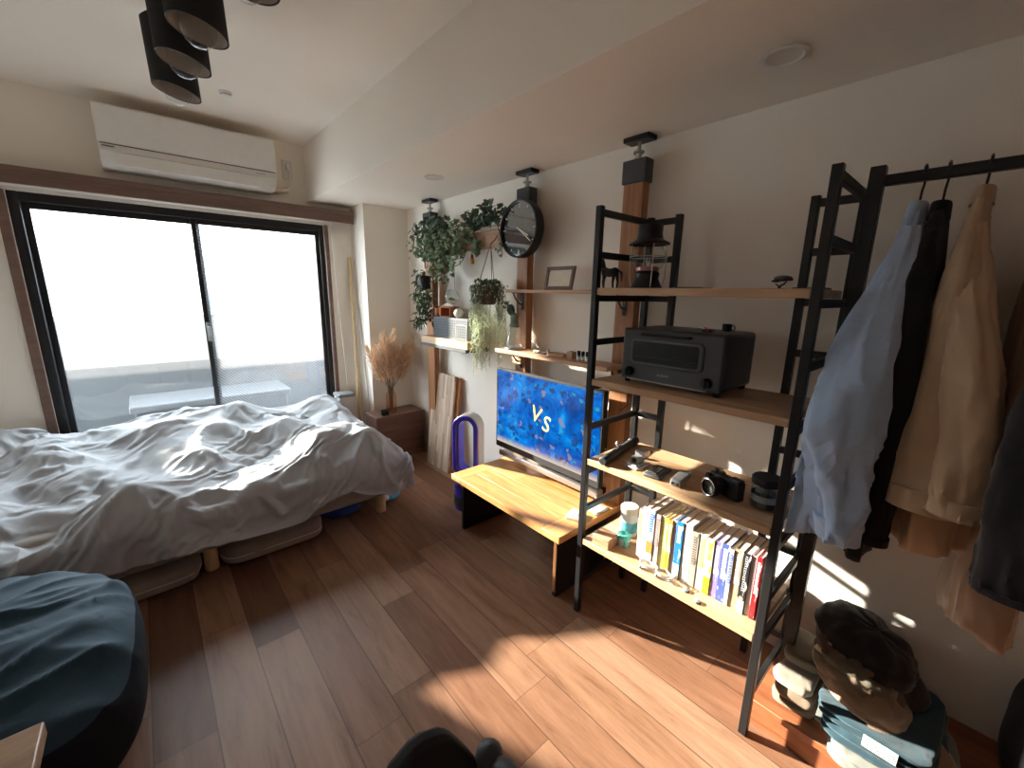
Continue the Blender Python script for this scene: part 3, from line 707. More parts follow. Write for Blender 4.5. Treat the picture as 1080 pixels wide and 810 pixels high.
# loop: stadium path in the plane seen face on from the room's middle
fd = Vector((math.cos(math.radians(60)), -math.sin(math.radians(60)), 0))   # width direction
fdn = Vector((math.sin(math.radians(60)), math.cos(math.radians(60)), 0))
def stadium(hw, z0, z1, n=20):
    pts = []
    for i in range(n+1):
        a = PI*i/n; pts.append((hw*math.cos(a), z1-hw+hw*math.sin(a)))
    for i in range(n+1):
        a = PI+PI*i/n; pts.append((hw*math.cos(a), z0+hw+hw*math.sin(a)))
    return pts
def loop(o, i_, d0, d1, name, mt):
    a = stadium(*o); b = stadium(*i_); n = len(a); vs = []
    for pts, d in ((a, d0), (a, d1), (b, d1), (b, d0)):
        for (u, z) in pts: vs.append(Vector((fx, fy, z)) + fd*u + fdn*d)
    fs = [(r*n+k, r*n+(k+1) % n, ((r+1) % 4)*n+(k+1) % n, ((r+1) % 4)*n+k) for r in range(4) for k in range(n)]
    return MB().add(vs, fs).build(name, mt, fn, bevel=.005, smooth=50)
loop((.092, .225, .665), (.066, .258, .640), -.045, .055, 'outer_loop', M['silver'])
loop((.091, .226, .664), (.062, .262, .636), -.062, -.0455, 'front_ring', M['purple'])
loop((.0655, .2585, .6395), (.052, .272, .627), -.045, .045, 'inner_loop', M['purple'])

# ------------------------------------------------------------------ leaning boards
def lean_board(lab, y0, y1, xf, thick, m, h=.80, top_x=1.832, z0=0, y_sh=0):
    s = thing('leaning_board', lab, 'board', (xf, (y0+y1)/2, z0))
    ang = math.degrees(math.atan2(top_x-xf-thick, h))
    MB().box(xf, xf+thick, y0, y1, z0, z0+h).xf((xf, y0, z0), rotm('Y', ang)).build('board', m, s, bevel=.002)
    return s
lean_board('front laminated board leaning against the wall beside the fan', 2.70, 3.03, 1.70, .02, M['pineX'], .80, 1.805, 0.001)
lean_board('orange edged board leaning behind the laminated board', 2.675, 3.00, 1.724, .022, M['orange_wood'], .79, 1.835, 0.001)

# ------------------------------------------------------------------ nightstand, vase
ns = thing('side_table', 'dark brown wooden cube side table by the pillar', 'table', (1.6, 3.38, 0))
bxp('top', M['darkbrown'], ns, 1.36, 1.812, 3.25, 3.495, .378, .40, .003)
bxp('front_panel', M['darkbrown'], ns, 1.38, 1.79, 3.257, 3.275, .0, .378, .002)
bxp('side_panel', M['darkbrown'], ns, 1.79, 1.808, 3.257, 3.49, 0, .378, .002); bxp('side_panel', M['darkbrown'], ns, 1.362, 1.38, 3.257, 3.49, 0, .378, .002)
bxp('back_panel', M['darkbrown'], ns, 1.38, 1.79, 3.475, 3.49, 0, .378, .002)
vs = thing('vase', 'amber glass vase standing on the dark side table', 'vase', (1.545, 3.35, .40))
MB().lathe([(.0001, .404), (.04, .402), (.044, .41), (.045, .42), (.045, .55), (.042, .57), (.03, .59), (.027, .60), (.03, .625), (.034, .63)], (1.545, 3.35, 0), 36, cap=False).build('glass_body', M['amberglass'], vs)
pg = thing('pampas_bouquet', 'dried beige pampas grass bouquet standing in the amber vase', 'plant', (1.545, 3.35, .41))
rnd = random.Random(3)
stems = MB(); plume = MB()
def feather(mb, p0, p1, width, n, rn, droop=.0):
    p0 = Vector(p0); p1 = Vector(p1); d = p1-p0; ln = d.length; t = d.normalized()
    for i in range(n):
        u = rn.random()**.8
        c = p0 + d*u
        wl = width*(math.sin(PI*min(1, (u*.85+.12)))**.8)
        a = rn.random()*2*PI
        side = t.orthogonal().normalized(); side.rotate(Matrix.Rotation(a, 3, t))
        tip = c + side*wl*(.6+.5*rn.random()) + t*ln*(.12+.12*rn.random()) + Vector((0, 0, -droop*rn.random()))
        mid = (c+tip)/2 + side*wl*.18
        w0 = side.cross(t).normalized()*(.0022)
        mb.add([c-w0, c+w0, mid+w0*1.2, tip, mid-w0*1.2], [(0, 1, 2, 3, 4)])
for k in range(26):
    a = -PI+2*PI*k/26+rnd.uniform(-.1, .1); spread = rnd.uniform(.06, .27)
    base = Vector((1.545+.012*math.cos(a), 3.35+.012*math.sin(a), .415))
    dx, dy = math.cos(a)*spread, math.sin(a)*spread*.45
    if k % 3 == 0: dx *= .3; dy *= .3
    ht = rnd.uniform(.30, .44)*(1.15 if abs(dx) < .08 else .92)
    neck = Vector((1.545+.018*math.cos(a), 3.35+.018*math.sin(a), .625))
    p1 = neck + Vector((dx*.45, dy*.45, ht*.30)); p2 = neck + Vector((dx*.95, dy*.95, ht*.98))
    p2.y = min(p2.y, 3.48); p2.x = min(p2.x, 1.80)
    stems.tube([base, neck, p1, (p1+p2)/2], .0016, 5)
    feather(plume, p1-Vector((0, 0, .05)), p2, .060, 230, rnd, .035)
stems.build('stems', M['stem'], pg); plume.build('plumes', M['pampas'], pg, smooth=False)
sf = thing('small_ornament', 'small black ornament beside the amber vase', 'ornament', (1.47, 3.33, .40))
MB().ball((1.465, 3.31, .425), .025, 12, (1.5, .9, .95)).ball((1.44, 3.305, .44), .014, 10).build('body', M['matblack'], sf)
bxp('foot', M['matblack'], sf, 1.435, 1.495, 3.295, 3.325, .40, .41, .002)

# pole, box at the window corner
wp = thing('wooden_pole', 'pale wooden pole leaning in the corner beside the window', 'pole', (1.375, 3.62, 0))
MB().tube([(1.355, 3.60, 0), (1.418, 3.775, 1.73)], .012, 12).build('pole', M['lightwood'], wp)
wr = thing('white_rod', 'thin white rod leaning behind the wooden pole', 'pole', (1.40, 3.66, 0))
MB().tube([(1.44, 3.50, 0), (1.43, 3.785, 1.70)], .004, 8).build('rod', M['offwhite'], wr)
bx = thing('storage_box', 'light grey box with lid behind the bed at the pillar', 'box', (1.26, 3.68, 0))
bxp('body', M['offwhite'], bx, 1.19, 1.325, 3.61, 3.75, 0, .53, .006); bxp('lid', M['grey'], bx, 1.185, 1.33, 3.605, 3.755, .53, .56, .006)

# under-bed storage
def bag(lab, x0, x1, y0, y1, h, m, seed):
    s = thing('storage_bag', lab, 'bag', ((x0+x1)/2, (y0+y1)/2, 0), 'fabric storage bags under the bed')
    b = MB()
    def fn_(u, v):
        a = 2*PI*u; k = .28
        cx_, sx_ = math.cos(a), math.sin(a)
        px = math.copysign(abs(cx_)**k, cx_); py = math.copysign(abs(sx_)**k, sx_)
        ph = -PI/2+PI*v; c2 = abs(math.cos(ph))**.3 if v not in (0, 1) else 0; s2 = math.copysign(abs(math.sin(ph))**.55, math.sin(ph))
        X_ = (x0+x1)/2+px*c2*(x1-x0)/2; Y_ = (y0+y1)/2+py*c2*(y1-y0)/2; Z_ = h/2+s2*h/2
        d = .012*nz(X_*7+seed, Y_*7, Z_*16)+.006*nz(X_*19, Y_*19+seed, Z_*30)
        return (X_+px*d, Y_+py*d, max(.001, Z_+d*.7))
    b.grid(fn_, 90, 26, True).build('bag', m, s, smooth=60)
    MB().tube([fn_(u/60, .5) for u in range(30, 61)], .0025, 5).build('piping', M['offwhite'], s)
bag('wider beige fabric storage bag under the middle of the bed', .15, .66, 2.40, 2.9, .12, M['storage'], 1)
bag('beige fabric storage bag under the bed next to the beanbag', -.55, .065, 2.38, 2.9, .12, M['storage'], 5)
bb = thing('blue_bag', 'crumpled dark blue bag under the right end of the bed', 'bag', (.82, 2.62, 0))
MB().ball((.82, 2.62, .045), .1, 32, (1.35, .9, .45)).build('bag', M['blue'], bb)
for v_ in bb.children[0].data.vertices:
    v_.co += Vector((1, 1, .5))*.02*nz(v_.co.x*14, v_.co.y*14, v_.co.z*14); v_.co.z = max(v_.co.z, .001)
pk = thing('refill_pouch', 'light blue plastic refill pouch under the bed corner leg', 'pouch', (1.14, 2.6, 0))
MB().ball((1.15, 2.59, .04), .06, 24, (1.3, .8, .65)).build('pouch', plain('cyan_plastic', (.10, .42, .70), .25, var=.4, scale=25), pk)
MB().lathe([(.0001, 0), (.014, 0), (.014, .02), (.0001, .02)], (1.205, 2.565, .05), 12).build('cap', M['white'], pk)
MB().ball((1.11, 2.565, .045), .03, 12, (1, .8, .9)).build('label_patch', M['white'], pk)

# ------------------------------------------------------------------ beanbag, desk, chair
bn = thing('beanbag', 'large navy beanbag with teal stretch top beside the bed', 'beanbag', (-.56, 1.72, 0))
def bean(u, v, r=1.0):
    a = 2*PI*u; ph = -PI/2+PI*v
    ca, sa = math.cos(a), math.sin(a); k = .62
    px = math.copysign(abs(ca)**k, ca); py = math.copysign(abs(sa)**k, sa)
    c2 = max(0, math.cos(ph))**.55; s2 = math.copysign(abs(math.sin(ph))**.8, math.sin(ph))
    X_ = -.57+px*c2*.43; Y_ = 1.72+py*c2*.42; Z_ = .225+s2*.225
    if Z_ > .2: Z_ += .06*(Y_-1.72)*2*(Z_-.2)/.25
    return Vector((X_, Y_, Z_))
def beanw(u, v):
    p = bean(u, v)
    if p.z > .16:
        f = min(1, (p.z-.16)/.12)
        # folds radiate across the stretched top
        q = p.x*.5-p.y*.9; s_ = p.x*.9+p.y*.5
        d = .020*(1-abs(nz(q*5+1.2*nz(p.x*3, p.y*3), s_*1.6, 3)))**3 + .012*(1-abs(nz(q*11, s_*3+4, 8)))**4 + .012*nz(p.x*5, p.y*5, 5)
        p = p + Vector((0, 0, 1))*d*f*1.5
    n = .012*nz(p.x*3, p.y*3, p.z*3)
    return Vector((p.x*(1+n*.3), p.y+n, max(.001, p.z)))
full = MB().grid(beanw, 220, 120, True)
top = MB(); side_ = MB()
top.v = list(full.v); side_.v = list(full.v)
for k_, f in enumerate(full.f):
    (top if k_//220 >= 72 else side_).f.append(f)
def clean(mb):
    used = sorted({i for f in mb.f for i in f}); mp = {i: k for k, i in enumerate(used)}
    mb.v = [mb.v[i] for i in used]; mb.f = [tuple(mp[i] for i in f) for f in mb.f]; return mb
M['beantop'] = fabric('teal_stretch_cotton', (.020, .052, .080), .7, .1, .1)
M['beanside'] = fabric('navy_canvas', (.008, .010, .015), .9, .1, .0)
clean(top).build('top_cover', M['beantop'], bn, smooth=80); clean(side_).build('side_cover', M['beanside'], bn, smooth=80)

dk = thing('desk', 'pale wooden table corner in the lower left foreground', 'table', (-.7, .5, 0))
bxp('top', M['deskwood'], dk, -1.25, -.223, -.35, .978, .672, .70, .003)
for (x, y) in ((-.30, .90), (-1.18, .90), (-.30, -.28), (-1.18, -.28)):
    bxp('leg', M['black'], dk, x-.02, x+.02, y-.02, y+.02, 0, .672, .003)
ch = thing('chair', 'black chair back poking into the bottom edge of the photo', 'chair', (.22, .3, 0))
def backp(u, v):
    z = .46+.345*v; hw = .165*(1-v)**.75*(1) + .028
    if v > .93: hw *= math.sqrt(max(0.0, 1-((v-.93)/.07)**2*.9))
    return hw, z
b = MB()
pts = []
for i in range(25):
    v = i/24; hw, z = backp(0, v); pts.append((hw, z))
poly = [(h, z) for h, z in pts] + [(-h, z) for h, z in reversed(pts)]
poly2 = [(.222+h, z) for h, z in poly]
b.prism(poly2, 'Y', .435, .462).build('backrest', M['matblack'], ch, bevel=.008, seg=3)
bxp('seat', M['matblack'], ch, .03, .42, .05, .43, .42, .46, .015)
for (x, y) in ((.06, .08), (.39, .08), (.06, .40), (.39, .40)): MB().tube([(x, y, .42), (x, y, 0)], .014, 10).build('leg', M['black'], ch)
MB().tube([(.335, .42, .46), (.335, .425, .69), (.335, .38, .715), (.335, .18, .715)], .018, 14).ball((.335, .42, .705), .024).build('armrest', M['dgrey'], ch)
# ------------------------------------------------------------------ toaster oven on the rack
to = thing('toaster_oven', 'dark grey toaster oven on the second rack shelf from the top', 'oven', (1.56, .77, 1.112))
OX0, OX1, OY0, OY1, OZ0, OZ1 = 1.415, 1.69, .555, .945, 1.126, 1.325
M['ovenrim'] = plain('oven_rim', (.16, .16, .16), .3, .5)
M['oven'] = plain('charcoal_enamel', (.062, .064, .068), .42, .1, var=.05)
bxp('body', M['oven'], to, OX0+.02, OX1, OY0, OY1, OZ0, OZ1, .014)
fp = bxp('front_panel', M['oven'], to, OX0+.004, OX0+.022, OY0, OY1, OZ0, OZ1, .008)
def rrect(y0, y1, z0, z1, r, n=6):
    out = []
    for (cy, cz, a0) in ((y1-r, z1-r, 0), (y0+r, z1-r, 90), (y0+r, z0+r, 180), (y1-r, z0+r, 270)):
        for i in range(n+1):
            a = math.radians(a0+90*i/n); out.append((cy+r*math.cos(a), cz+r*math.sin(a)))
    return out
wy0, wy1, wz0, wz1 = .62, .91, 1.188, 1.292
dr = MB().prism(rrect(wy0, wy1, wz0, wz1, .02), 'X', OX0-.002, OX0+.006).build('door', M['oven'], to, bevel=.0015)
rr1 = rrect(wy0+.010, wy1-.010, wz0+.008, wz1-.008, .014)
MB().tube([(OX0-.0025, a, b_) for a, b_ in rr1+[rr1[0]]], .0016, 6, cap=False).build('door_trim', M['ovenrim'], dr)
M['ovenglass'] = plain('oven_glass', (.006, .006, .007), .25, spec=.3)
MB().prism(rrect(wy0+.018, wy1-.018, wz0+.014, wz1-.014, .010), 'X', OX0-.0035, OX0-.001).build('door_glass', M['ovenglass'], dr)
rk = MB()
for k in range(12): rk.tube([(OX0-.0042, wy0+.04+k*.010, 1.222), (OX0-.0042, wy0+.04+k*.010, 1.238)], .0006, 4)
rk.tube([(OX0-.0042, wy0+.025, 1.222), (OX0-.0042, wy1-.03, 1.222)], .0008, 4)
rk.build('grill_rack', M['dgrey'], dr)
MB().tube([(OX0+.002, .67, 1.306), (OX0-.016, .675, 1.306), (OX0-.016, .855, 1.306), (OX0+.002, .86, 1.306)], .005, 8).build('door_handle', M['black'], to)
for y in (.905, .60):
    MB().lathe([(.019, 0), (.019, -.012), (.015, -.022), (.0001, -.023)], (OX0+.004, y, 1.158), 28, 'X', cap=False).box(OX0-.026, OX0-.018, y-.003, y+.003, 1.145, 1.175).build('knob', M['black'], to)
bxp('crumb_slot', M['steelgrey'], to, OX0+.001, OX0+.006, .60, .915, 1.127, 1.131, .0005)
for x in (1.44, 1.665):
    for y in (.575, .925): MB().lathe([(.010, 1.112), (.012, 1.127)], (x, y, 0), 14).build('foot', M['black'], to)
text('BALMUDA', .010, M['steelgrey'], to, (OX0+.0035, .765, 1.158), (0, -1, 0), (0, 0, 1), 'lettering', .0004)
cup = thing('espresso_cup', 'small black cup with handle standing on the toaster oven', 'cup', (1.607, .632, 1.325))
MB().lathe([(.0001, 1.3255), (.014, 1.3255), (.016, 1.33), (.0165, 1.352), (.0145, 1.352), (.014, 1.331), (.0001, 1.330)], (1.607, .632, 0), 24, cap=False).build('body', M['black'], cup)
MB().tube([(1.607, .616, 1.348), (1.605, .606, 1.347), (1.605, .603, 1.338), (1.606, .607, 1.331), (1.607, .616, 1.330)], .0018, 6).build('handle', M['black'], cup)
tc_ = thing('small_ornament', 'tiny red and silver ornament beside the black cup', 'toy', (1.52, .66, 1.325))
M['red'] = plain('red_paint', (.50, .02, .02), .3)
bxp('body', M['red'], tc_, 1.51, 1.53, .645, .675, 1.328, 1.337, .003); bxp('cabin', M['chrome'], tc_, 1.513, 1.527, .667, .682, 1.330, 1.341, .003)
for y in (.651, .672):
    MB().tube([(1.508, y, 1.330), (1.532, y, 1.330)], .0045, 12).build('wheel', M['dgrey'], tc_)

# ------------------------------------------------------------------ lantern and top shelf things
ln = thing('railroad_lantern', 'black railroad lantern with clear globe on the top rack shelf', 'lantern', (1.58, .955, 1.475))
lx, ly, lz = 1.56, .95, 1.475
MB().lathe([(.062, lz), (.064, lz+.004), (.058, lz+.012), (.045, lz+.04), (.048, lz+.062), (.040, lz+.070), (.0001, lz+.070)], (lx, ly, 0), 32).build('base', M['black'], ln)
MB().lathe([(.037, lz+.070), (.055, lz+.083), (.067, lz+.112), (.066, lz+.140), (.050, lz+.168), (.036, lz+.180)], (lx, ly, 0), 36, cap=False).build('globe', M['glass'], ln)
M['copper'] = plain('rose_copper', (.42, .20, .20), .3, .8)
MB().lathe([(.040, lz+.070), (.044, lz+.072), (.044, lz+.084), (.039, lz+.087)], (lx, ly, 0), 32, cap=False).build('collar', M['copper'], ln)
MB().lathe([(.012, lz+.07), (.014, lz+.10), (.010, lz+.108), (.005, lz+.125), (.0001, lz+.127)], (lx, ly, 0), 14, cap=False).build('wick', M['chrome'], ln)
MB().lathe([(.078, lz+.172), (.076, lz+.178), (.050, lz+.192), (.046, lz+.215), (.047, lz+.242), (.043, lz+.248), (.0001, lz+.249)], (lx, ly, 0), 40, cap=False).build('cap', M['black'], ln, solid=.002)
gd = MB()
for k in range(4):
    a = PI/4+k*PI/2
    gd.tube([(lx+r*math.cos(a), ly+r*math.sin(a), lz+h) for r, h in ((.062, .008), (.070, .05), (.072, .12), (.068, .175))], .002, 6)
gd.tube([(lx+.0725*math.cos(t), ly+.0725*math.sin(t), lz+.125) for t in [i*2*PI/40 for i in range(41)]], .002, 6)
gd.build('wire_guard', M['steelgrey'], ln)
MB().tube([(lx, ly+.07*math.cos(t), lz+.18+.06*math.sin(t)*.2+.0) for t in [i*PI/16 for i in range(17)]], .002, 6).build('bail', M['black'], ln)
hr = thing('horse_figurine', 'small black horse figurine on the upper wall shelf', 'figurine', (1.69, 1.19, 1.47))
hx, hy, hz = 1.69, 1.225, 1.47
hb = MB(); HS = 1.4
def hsc(mb): mb.v = [(hx+(p[0]-hx)*HS, hy+(p[1]-hy)*HS, hz+(p[2]-hz)*HS) for p in mb.v]; return mb
hb.ball((hx, hy, hz+.058), .017, 14, (.75, 1.75, .85)).ball((hx, hy-.018, hz+.060), .0155, 12, (.85, 1, 1)).ball((hx, hy+.018, hz+.060), .0155, 12, (.85, 1, 1.05))
hb.tube([(hx, hy+.024, hz+.066), (hx, hy+.034, hz+.083), (hx, hy+.038, hz+.098)], [.011, .008, .007], 10)
hb.tube([(hx, hy+.034, hz+.102), (hx, hy+.046, hz+.093), (hx, hy+.056, hz+.085)], [.0065, .0065, .0045], 10)
hb.tube([(hx, hy+.034, hz+.104), (hx, hy+.032, hz+.113)], [.003, .001], 6)
for (dy, f) in ((.024, .008), (.020, .0), (-.024, -.004), (-.020, .003)):
    sx_ = .006 if f in (.008, -.004) else -.006
    hb.tube([(hx+sx_, hy+dy, hz+.052), (hx+sx_, hy+dy+f, hz+.028), (hx+sx_, hy+dy+f*.4, hz+.004), (hx+sx_, hy+dy+f*.4+.003, hz)], [.0065, .0038, .003, .004], 8)
hsc(hb).build('body', M['matblack'], hr)
hsc(MB().tube([(hx, hy-.033, hz+.064), (hx, hy-.044, hz+.058), (hx, hy-.047, hz+.03)], [.003, .0045, .0015], 8)).build('tail', M['matblack'], hr)
hsc(MB().tube([(hx, hy+.022, hz+.079), (hx, hy+.029, hz+.095), (hx, hy+.033, hz+.106)], [.003, .004, .002], 6)).build('mane', M['matblack'], hr)
bo = thing('bonsai_ornament', 'tiny dark metal tree ornament on the top rack shelf', 'ornament', (1.5, .445, 1.475))
b = MB().box(1.49, 1.51, .412, .478, 1.475, 1.478); b.build('plate', M['dgrey'], bo)
MB().tube([(1.5, .45, 1.478), (1.5, .447, 1.486), (1.5, .437, 1.492), (1.5, .433, 1.499)], [.004, .003, .0025, .002], 7).tube([(1.5, .45, 1.479), (1.5, .456, 1.488), (1.5, .462, 1.492)], [.003, .002, .0015], 6).build('trunk', M['black'], bo)
MB().ball((1.5, .443, 1.508), .014, 14, (.8, 1.9, .65)).ball((1.5, .462, 1.500), .009, 10, (.8, 1.5, .5)).ball((1.5, .425, 1.504), .008, 10, (.8, 1.4, .5)).build('canopy', M['dgrey'], bo)
pd = thing('flat_pad', 'flat black pad at the right end of the top rack shelf', 'pad', (1.6, .40, 1.475))
bxp('pad', M['black'], pd, 1.55, 1.64, .345, .43, 1.475, 1.482, .002)
pd2 = thing('tray', 'flat dark tray behind the lantern on the top rack shelf', 'tray', (1.64, .8, 1.475))
MB().box(1.60, 1.69, .735, .86, 1.475, 1.478).box(1.60, 1.603, .735, .86, 1.478, 1.484).box(1.687, 1.69, .735, .86, 1.478, 1.484).build('tray', M['darkbrown'], pd2, bevel=.001)

# ------------------------------------------------------------------ gadget shelf
Z3 = .765
tb = thing('tripod_tube', 'black cylindrical tripod handle lying across the gadget shelf', 'tripod', (1.5, .97, Z3))
MB().tube([(1.335, .945, Z3+.018), (1.345, .947, Z3+.018), (1.62, .995, Z3+.018)], [.016, .018, .018], 20).build('tube', M['dgrey'], tb, bevel=.002)
MB().tube([(1.62, .995, Z3+.018), (1.665, 1.003, Z3+.018)], [.021, .021], 20).build('head', M['black'], tb, bevel=.003)
MB().ball((1.50, .985, Z3+.045), .013, 14).lathe([(.006, Z3+.03), (.006, Z3+.045)], (1.50, .985, 0), 10).build('clamp_knob', M['chrome'], tb)
gc = thing('clear_gadget', 'shiny grey action camera in its stand left on the gadget shelf', 'gadget', (1.45, .86, Z3))
M['clear'] = plain('clear_plastic', (.55, .56, .57), .18, .25, var=.3, scale=60)
MB().box(1.40, 1.50, .825, .885, Z3, Z3+.008).box(1.41, 1.47, .835, .88, Z3+.008, Z3+.016).build('base', M['clear'], gc, bevel=.002)
MB().box(1.43, 1.475, .84, .875, Z3+.016, Z3+.040).build('camera_body', M['grey'], gc, bevel=.003)
MB().box(1.45, 1.49, .825, .87, Z3+.040, Z3+.066).build('case', M['clear'], gc, bevel=.003)
MB().lathe([(.010, 0), (.010, -.006), (.007, -.007), (.0001, -.006)], (1.43, .857, Z3+.028), 16, 'X', cap=False).build('lens', M['black'], gc)
pw = thing('power_bank', 'black flat charger with a silver top on the gadget shelf', 'charger', (1.43, .76, Z3))
MB().box(1.38, 1.50, .725, .79, Z3, Z3+.014).xf((1.44, .757, Z3), rotm('Z', 6)).build('body', M['dgrey'], pw, bevel=.005)
MB().box(1.395, 1.46, .745, .785, Z3+.014, Z3+.022).xf((1.44, .757, Z3), rotm('Z', 6)).build('silver_top', M['chrome'], pw, bevel=.002)
MB().box(1.385, 1.48, .728, .742, Z3+.014, Z3+.019).xf((1.44, .757, Z3), rotm('Z', 6)).build('black_bar', M['black'], pw, bevel=.002)
pb = thing('adapter', 'grey plug adapter lying between the charger and the camera', 'adapter', (1.44, .66, Z3))
MB().box(1.385, 1.50, .645, .685, Z3, Z3+.026).xf((1.44, .665, Z3), rotm('Z', 8)).build('body', M['grey'], pb, bevel=.005)
b = MB()
for q in (.655, .673): b.box(1.378, 1.388, q-.003, q+.003, Z3+.010, Z3+.016)
b.xf((1.44, .665, Z3), rotm('Z', 8)).build('sockets', M['black'], pb)
cm = thing('camera', 'black mirrorless camera with lens on the gadget shelf', 'camera', (1.46, .52, Z3))
cb1 = MB(); rz = rotm('Z', -22); cc = (1.46, .52, Z3)
MB().box(1.455, 1.49, .455, .580, Z3, Z3+.068).xf(cc, rz).build('body', M['blackplastic'], cm, bevel=.005)
MB().box(1.458, 1.488, .46, .50, Z3+.068, Z3+.074).lathe([(.011, Z3+.068), (.011, Z3+.076)], (1.472, .54, 0), 16).lathe([(.008, Z3+.068), (.008, Z3+.077)], (1.472, .566, 0), 16).xf(cc, rz).build('top_dials', M['dgrey'], cm, bevel=.001)
MB().lathe([(.028, 0), (.031, -.004), (.031, -.03), (.034, -.034), (.034, -.058), (.032, -.062), (.026, -.062), (.025, -.052)], (1.457, .525, Z3+.036), 40, 'X', cap=False).xf(cc, rz).build('lens_barrel', M['black'], cm)
MB().lathe([(.026, -.054), (.018, -.051), (.0001, -.050)], (1.457, .525, Z3+.036), 32, 'X', cap=False).xf(cc, rz).build('front_glass', M['ovenglass'], cm)
MB().lathe([(.0322, -.0625), (.029, -.064), (.0265, -.0625)], (1.457, .525, Z3+.036), 40, 'X', cap=False).xf(cc, rz).build('lens_ring', M['chrome'], cm)
MB().box(1.44, 1.456, .565, .585, Z3+.005, Z3+.06).xf(cc, rz).build('grip', M['matblack'], cm, bevel=.004)
jr = thing('lens_jar', 'clear jar with black lid at the right end of the gadget shelf', 'jar', (1.48, .405, Z3))
jx, jy = 1.48, .393
MB().lathe([(.0001, Z3+.001), (.040, Z3+.001), (.043, Z3+.006), (.043, Z3+.078), (.040, Z3+.083)], (jx, jy, 0), 36, cap=False).build('jar', M['glass'], jr, solid=.002)
MB().lathe([(.036, Z3+.004), (.036, Z3+.03), (.030, Z3+.055), (.0001, Z3+.056)], (jx, jy, 0), 28, cap=False).build('contents', M['dgrey'], jr)
MB().lathe([(.044, Z3+.083), (.046, Z3+.085), (.046, Z3+.103), (.042, Z3+.108), (.0001, Z3+.106)], (jx, jy, 0), 36).build('lid', M['matblack'], jr)
MB().lathe([(.0435, Z3+.028), (.0437, Z3+.05)], (jx, jy, 0), 36, cap=False).build('label_band', M['grey'], jr)

# ------------------------------------------------------------------ book shelf
Z4 = .385
wbx = thing('wooden_box', 'small brown wooden box at the left end of the book shelf', 'box', (1.39, .945, Z4))
MB().box(1.355, 1.43, .905, .985, Z4, Z4+.036).xf((1.39, .945, Z4), rotm('Z', 4)).build('body', M['shelfwood'], wbx, bevel=.002)
MB().box(1.354, 1.431, .904, .986, Z4+.037, Z4+.046).xf((1.39, .945, Z4), rotm('Z', 4)).build('lid', M['shelfwood'], wbx, bevel=.002)
tj = thing('teal_jar', 'small jar with teal lid behind the wooden box', 'jar', (1.46, .895, Z4))
MB().lathe([(.0001, Z4), (.026, Z4), (.028, Z4+.004), (.028, Z4+.028), (.026, Z4+.032)], (1.455, .893, 0), 30, cap=False).build('jar', plain('pale_teal', (.55, .75, .70), .2), tj)
MB().lathe([(.030, Z4+.032), (.030, Z4+.044), (.027, Z4+.048), (.012, Z4+.048), (.010, Z4+.044), (.0001, Z4+.044)], (1.455, .893, 0), 30).build('lid', M['teal'], tj)
MB().box(1.43, 1.445, .865, .875, Z4, Z4+.03).build('measuring_spoon', M['teal'], tj, bevel=.003)
tub = thing('white_tub', 'white canister with beige lid and teal label beside the books', 'canister', (1.54, .91, Z4))
MB().lathe([(.0001, Z4), (.036, Z4), (.038, Z4+.004), (.038, Z4+.105), (.036, Z4+.108)], (1.54, .925, 0), 40, cap=False).build('body', M['white'], tub)
M['teallabel'] = plain('teal_label', (.15, .52, .62), .5, var=.35, scale=26)
MB().lathe([(.0383, Z4+.02), (.0383, Z4+.07)], (1.54, .925, 0), 40, cap=False).build('label', M['teallabel'], tub)
MB().lathe([(.039, Z4+.108), (.039, Z4+.135), (.036, Z4+.138), (.0001, Z4+.138)], (1.54, .925, 0), 40).build('lid', M['cream'], tub)
gb = thing('grey_case', 'plain pale grey case standing behind the white canister', 'case', (1.62, .88, Z4))
bxp('body', M['offwhite'], gb, 1.585, 1.66, .855, .885, Z4, Z4+.125, .004); bxp('hinge', M['grey'], gb, 1.583, 1.586, .862, .878, Z4+.03, Z4+.10, .0005)
